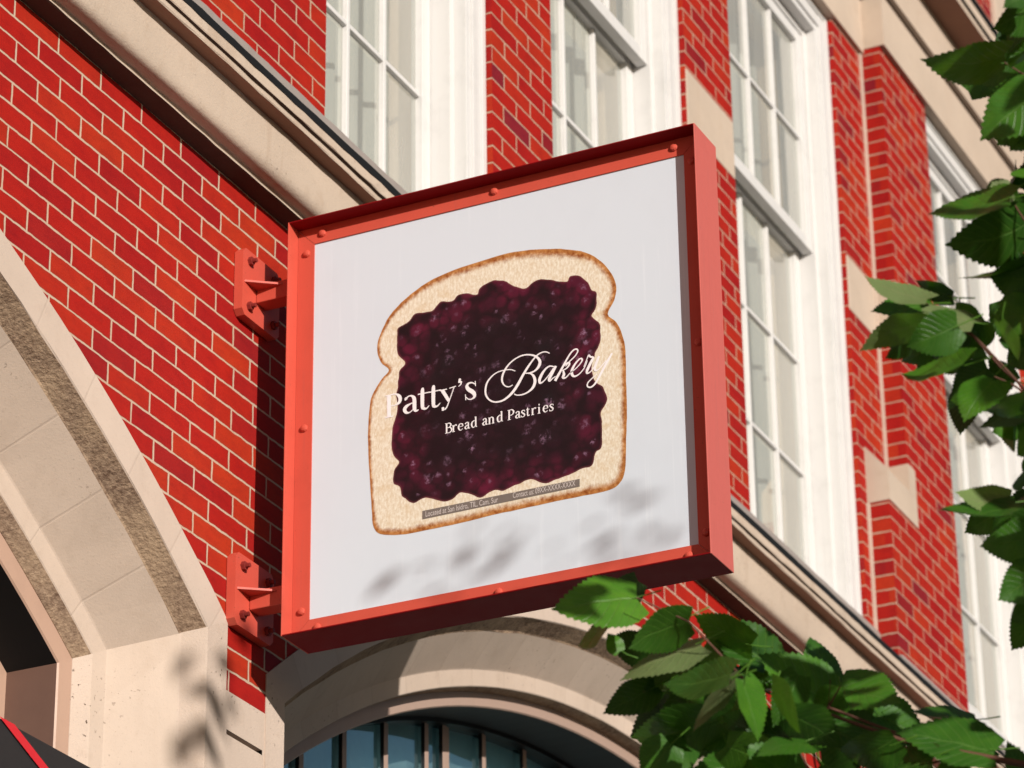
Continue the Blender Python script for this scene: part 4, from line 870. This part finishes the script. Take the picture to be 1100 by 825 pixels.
LF = MB(); LF_uv = []; LF_tone = []
def leaf(base, tip, width, nrm, tone, detail=1, curl=None):
    """toothed, heart-based blade from base to tip; nrm = upper side"""
    base, tip = Vector(base), Vector(tip); ax = tip-base; Ln = ax.length; ax.normalize()
    nrm = (nrm - ax*nrm.dot(ax)).normalized(); sd_ = ax.cross(nrm)
    curl = random.uniform(-.10, .16) if curl is None else curl; fold = random.uniform(.05, .32); wav = random.uniform(0, 6.28)
    nt = 30 if detail else 7
    i0 = len(LF.v); st = []
    for k in range(nt+1):
        t = k/nt
        wv = (math.sin(math.pi*min(1, (t*.90+.10))**.78))**.9 if t < 1 else 0
        wv = max(0, wv) * (1 - .25*t) * 1.10
        if t > .86: wv *= .35 + .65*((1-t)/.14)**1.2
        ph = 0
        if detail and 0 < k < nt: ph = (.026 if k % 2 else -.036)
        hw = width*.5*max(0, wv + ph*(wv > .1))
        lift = -curl*Ln*(2*t-1)**2*.9 + .012*math.sin(t*7+wav)*Ln
        back = (.10*(1-t/.12) if t < .12 else 0)*Ln*0
        c = base + ax*(t*Ln) + nrm*lift
        row = []
        for v in (-1, -.5, 0, .5, 1):
            sh = (-.075*Ln*max(0, 1-t/.16)*abs(v)) + (.022*Ln*abs(v) if detail and k % 2 else 0)
            row.append(c + sd_*(v*hw) + nrm*(abs(v)*hw*fold - v*v*hw*.10 + .02*hw*math.sin(t*17+v*3+wav)) + ax*sh)
        st.append(row)
    for r in st: LF.v += [tuple(p) for p in r]
    for k in range(nt):
        for b in range(4):
            LF.f.append((i0+k*5+b, i0+k*5+b+1, i0+(k+1)*5+b+1, i0+(k+1)*5+b)); LF.m.append(0)
    for k in range(nt+1):
        for v in (-1, -.5, 0, .5, 1): LF_uv.append((k/nt, v)); LF_tone.append(tone)

# the sprays that hang into the picture
for i, (bx, by, bz, tx, ty, tz, w_, und) in enumerate(D['leaves']):
    b0, t0 = Vector((bx, by, bz)), Vector((tx, ty, tz)); Ln = (t0-b0).length
    view = (CAM-b0).normalized()
    full = max(Ln*.86, w_); a = math.acos(max(.12, min(1, w_/full)))*random.choice((-1, 1))
    axn = (t0-b0).normalized(); n0 = (view-axn*view.dot(axn)).normalized(); n0 = Matrix.Rotation(a, 3, axn) @ n0
    # upper side towards the viewer unless seen from below
    if und: n0 = -n0
    leaf(b0, t0, full, n0, random.uniform(.15, .75), 1)
    # leaf stalk
    d_ = -axn*.03 + Vector((.01, -.02, .012))
    LFT = [b0 + d_, b0 + d_*.4, b0 + axn*.01]
    i1 = len(LF.v)
    LF.tube(LFT, [.0016, .0014, .0010], 5)
    LF_uv += [(.5, .02)]*(len(LF.v)-i1); LF_tone += [.9]*(len(LF.v)-i1)
# leaves that throw the soft shadows
for x, y, z, s in D['cast']:
    p = Vector((x, y, z))
    for q in range(1):
        d_ = Vector((random.uniform(-1, 1), random.uniform(-1, 1), random.uniform(-.9, .1))).normalized()*s*random.uniform(.7, 1.0)
        c_ = p + Vector((random.uniform(-.3, .3), random.uniform(-.3, .3), random.uniform(-.3, .3)))*s
        nn = (-SD + Vector((random.uniform(-.7, .7), random.uniform(-.7, .7), random.uniform(-.3, .7)))).normalized()
        leaf(c_-d_*.5, c_+d_*.5, s*(.75 if x > 4.85 else .42), nn, random.random(), 1)
# the rest of the crown, outside the picture
LIT = [(Vector(l[:3])+Vector(l[3:6]))/2 for k, l in enumerate(D['leaves']) if k in D['lit']]
def clear_of_light(p):
    for q in LIT:
        r_ = q-p; a_ = r_.dot(SD)
        if a_ > 0 and (r_-SD*a_).length < .105: return False
    s = (XPN-p.x)/SD.x; h = p+SD*s
    if -1.46 < h.y < -.14 and 5.06 < h.z < 6.5: return False
    s = (YB-p.y)/SD.y; h = p+SD*s
    if 7.55 < h.x < 7.98 and 5.0 < h.z < 6.6: return False
    s = -p.y/SD.y; h = p+SD*s
    if in_view(h, 25) and h.z > 4.2: return False
    return True
cnt = 0; tries = 0
while cnt < NCROWN and tries < 60000:
    tries += 1
    v = Vector((random.gauss(0, 1), random.gauss(0, 1), random.gauss(0, 1))).normalized()*random.random()**.45
    p = Vector((5.75 + v.x*1.5, -3.75 + v.y*1.25, 4.75 + v.z*1.35))
    cl = noise.noise(p*2.3)
    if cl < -.12 or in_view(p, 75) or not clear_of_light(p): continue
    d_ = Vector((random.uniform(-1, 1), random.uniform(-1, 1), random.uniform(-1.1, .25))).normalized()*random.uniform(.10, .17)
    if in_view(p+d_, 20): continue
    nn = Vector((random.uniform(-.8, .8), random.uniform(-.8, .8), 1)).normalized()
    leaf(p, p+d_, d_.length*.78, nn, random.random(), 0); cnt += 1
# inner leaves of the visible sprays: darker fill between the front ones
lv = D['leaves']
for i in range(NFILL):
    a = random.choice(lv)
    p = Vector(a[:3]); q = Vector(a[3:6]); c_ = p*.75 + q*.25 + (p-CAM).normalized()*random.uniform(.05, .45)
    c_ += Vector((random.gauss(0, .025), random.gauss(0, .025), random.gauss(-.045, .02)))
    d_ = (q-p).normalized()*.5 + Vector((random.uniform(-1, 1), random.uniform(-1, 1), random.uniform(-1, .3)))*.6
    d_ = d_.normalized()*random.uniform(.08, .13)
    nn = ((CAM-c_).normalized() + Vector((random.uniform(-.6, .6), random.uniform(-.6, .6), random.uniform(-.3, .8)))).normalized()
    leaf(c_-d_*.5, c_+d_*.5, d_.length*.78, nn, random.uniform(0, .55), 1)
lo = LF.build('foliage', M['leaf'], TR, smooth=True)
uvl = lo.data.uv_layers.new(name='leaf')
li = [0]*len(lo.data.loops); lo.data.loops.foreach_get('vertex_index', li)
flat = []
for k in li: flat += LF_uv[k]
uvl.data.foreach_set('uv', flat)
at = lo.data.attributes.new('tone', 'FLOAT', 'POINT'); at.data.foreach_set('value', LF_tone)
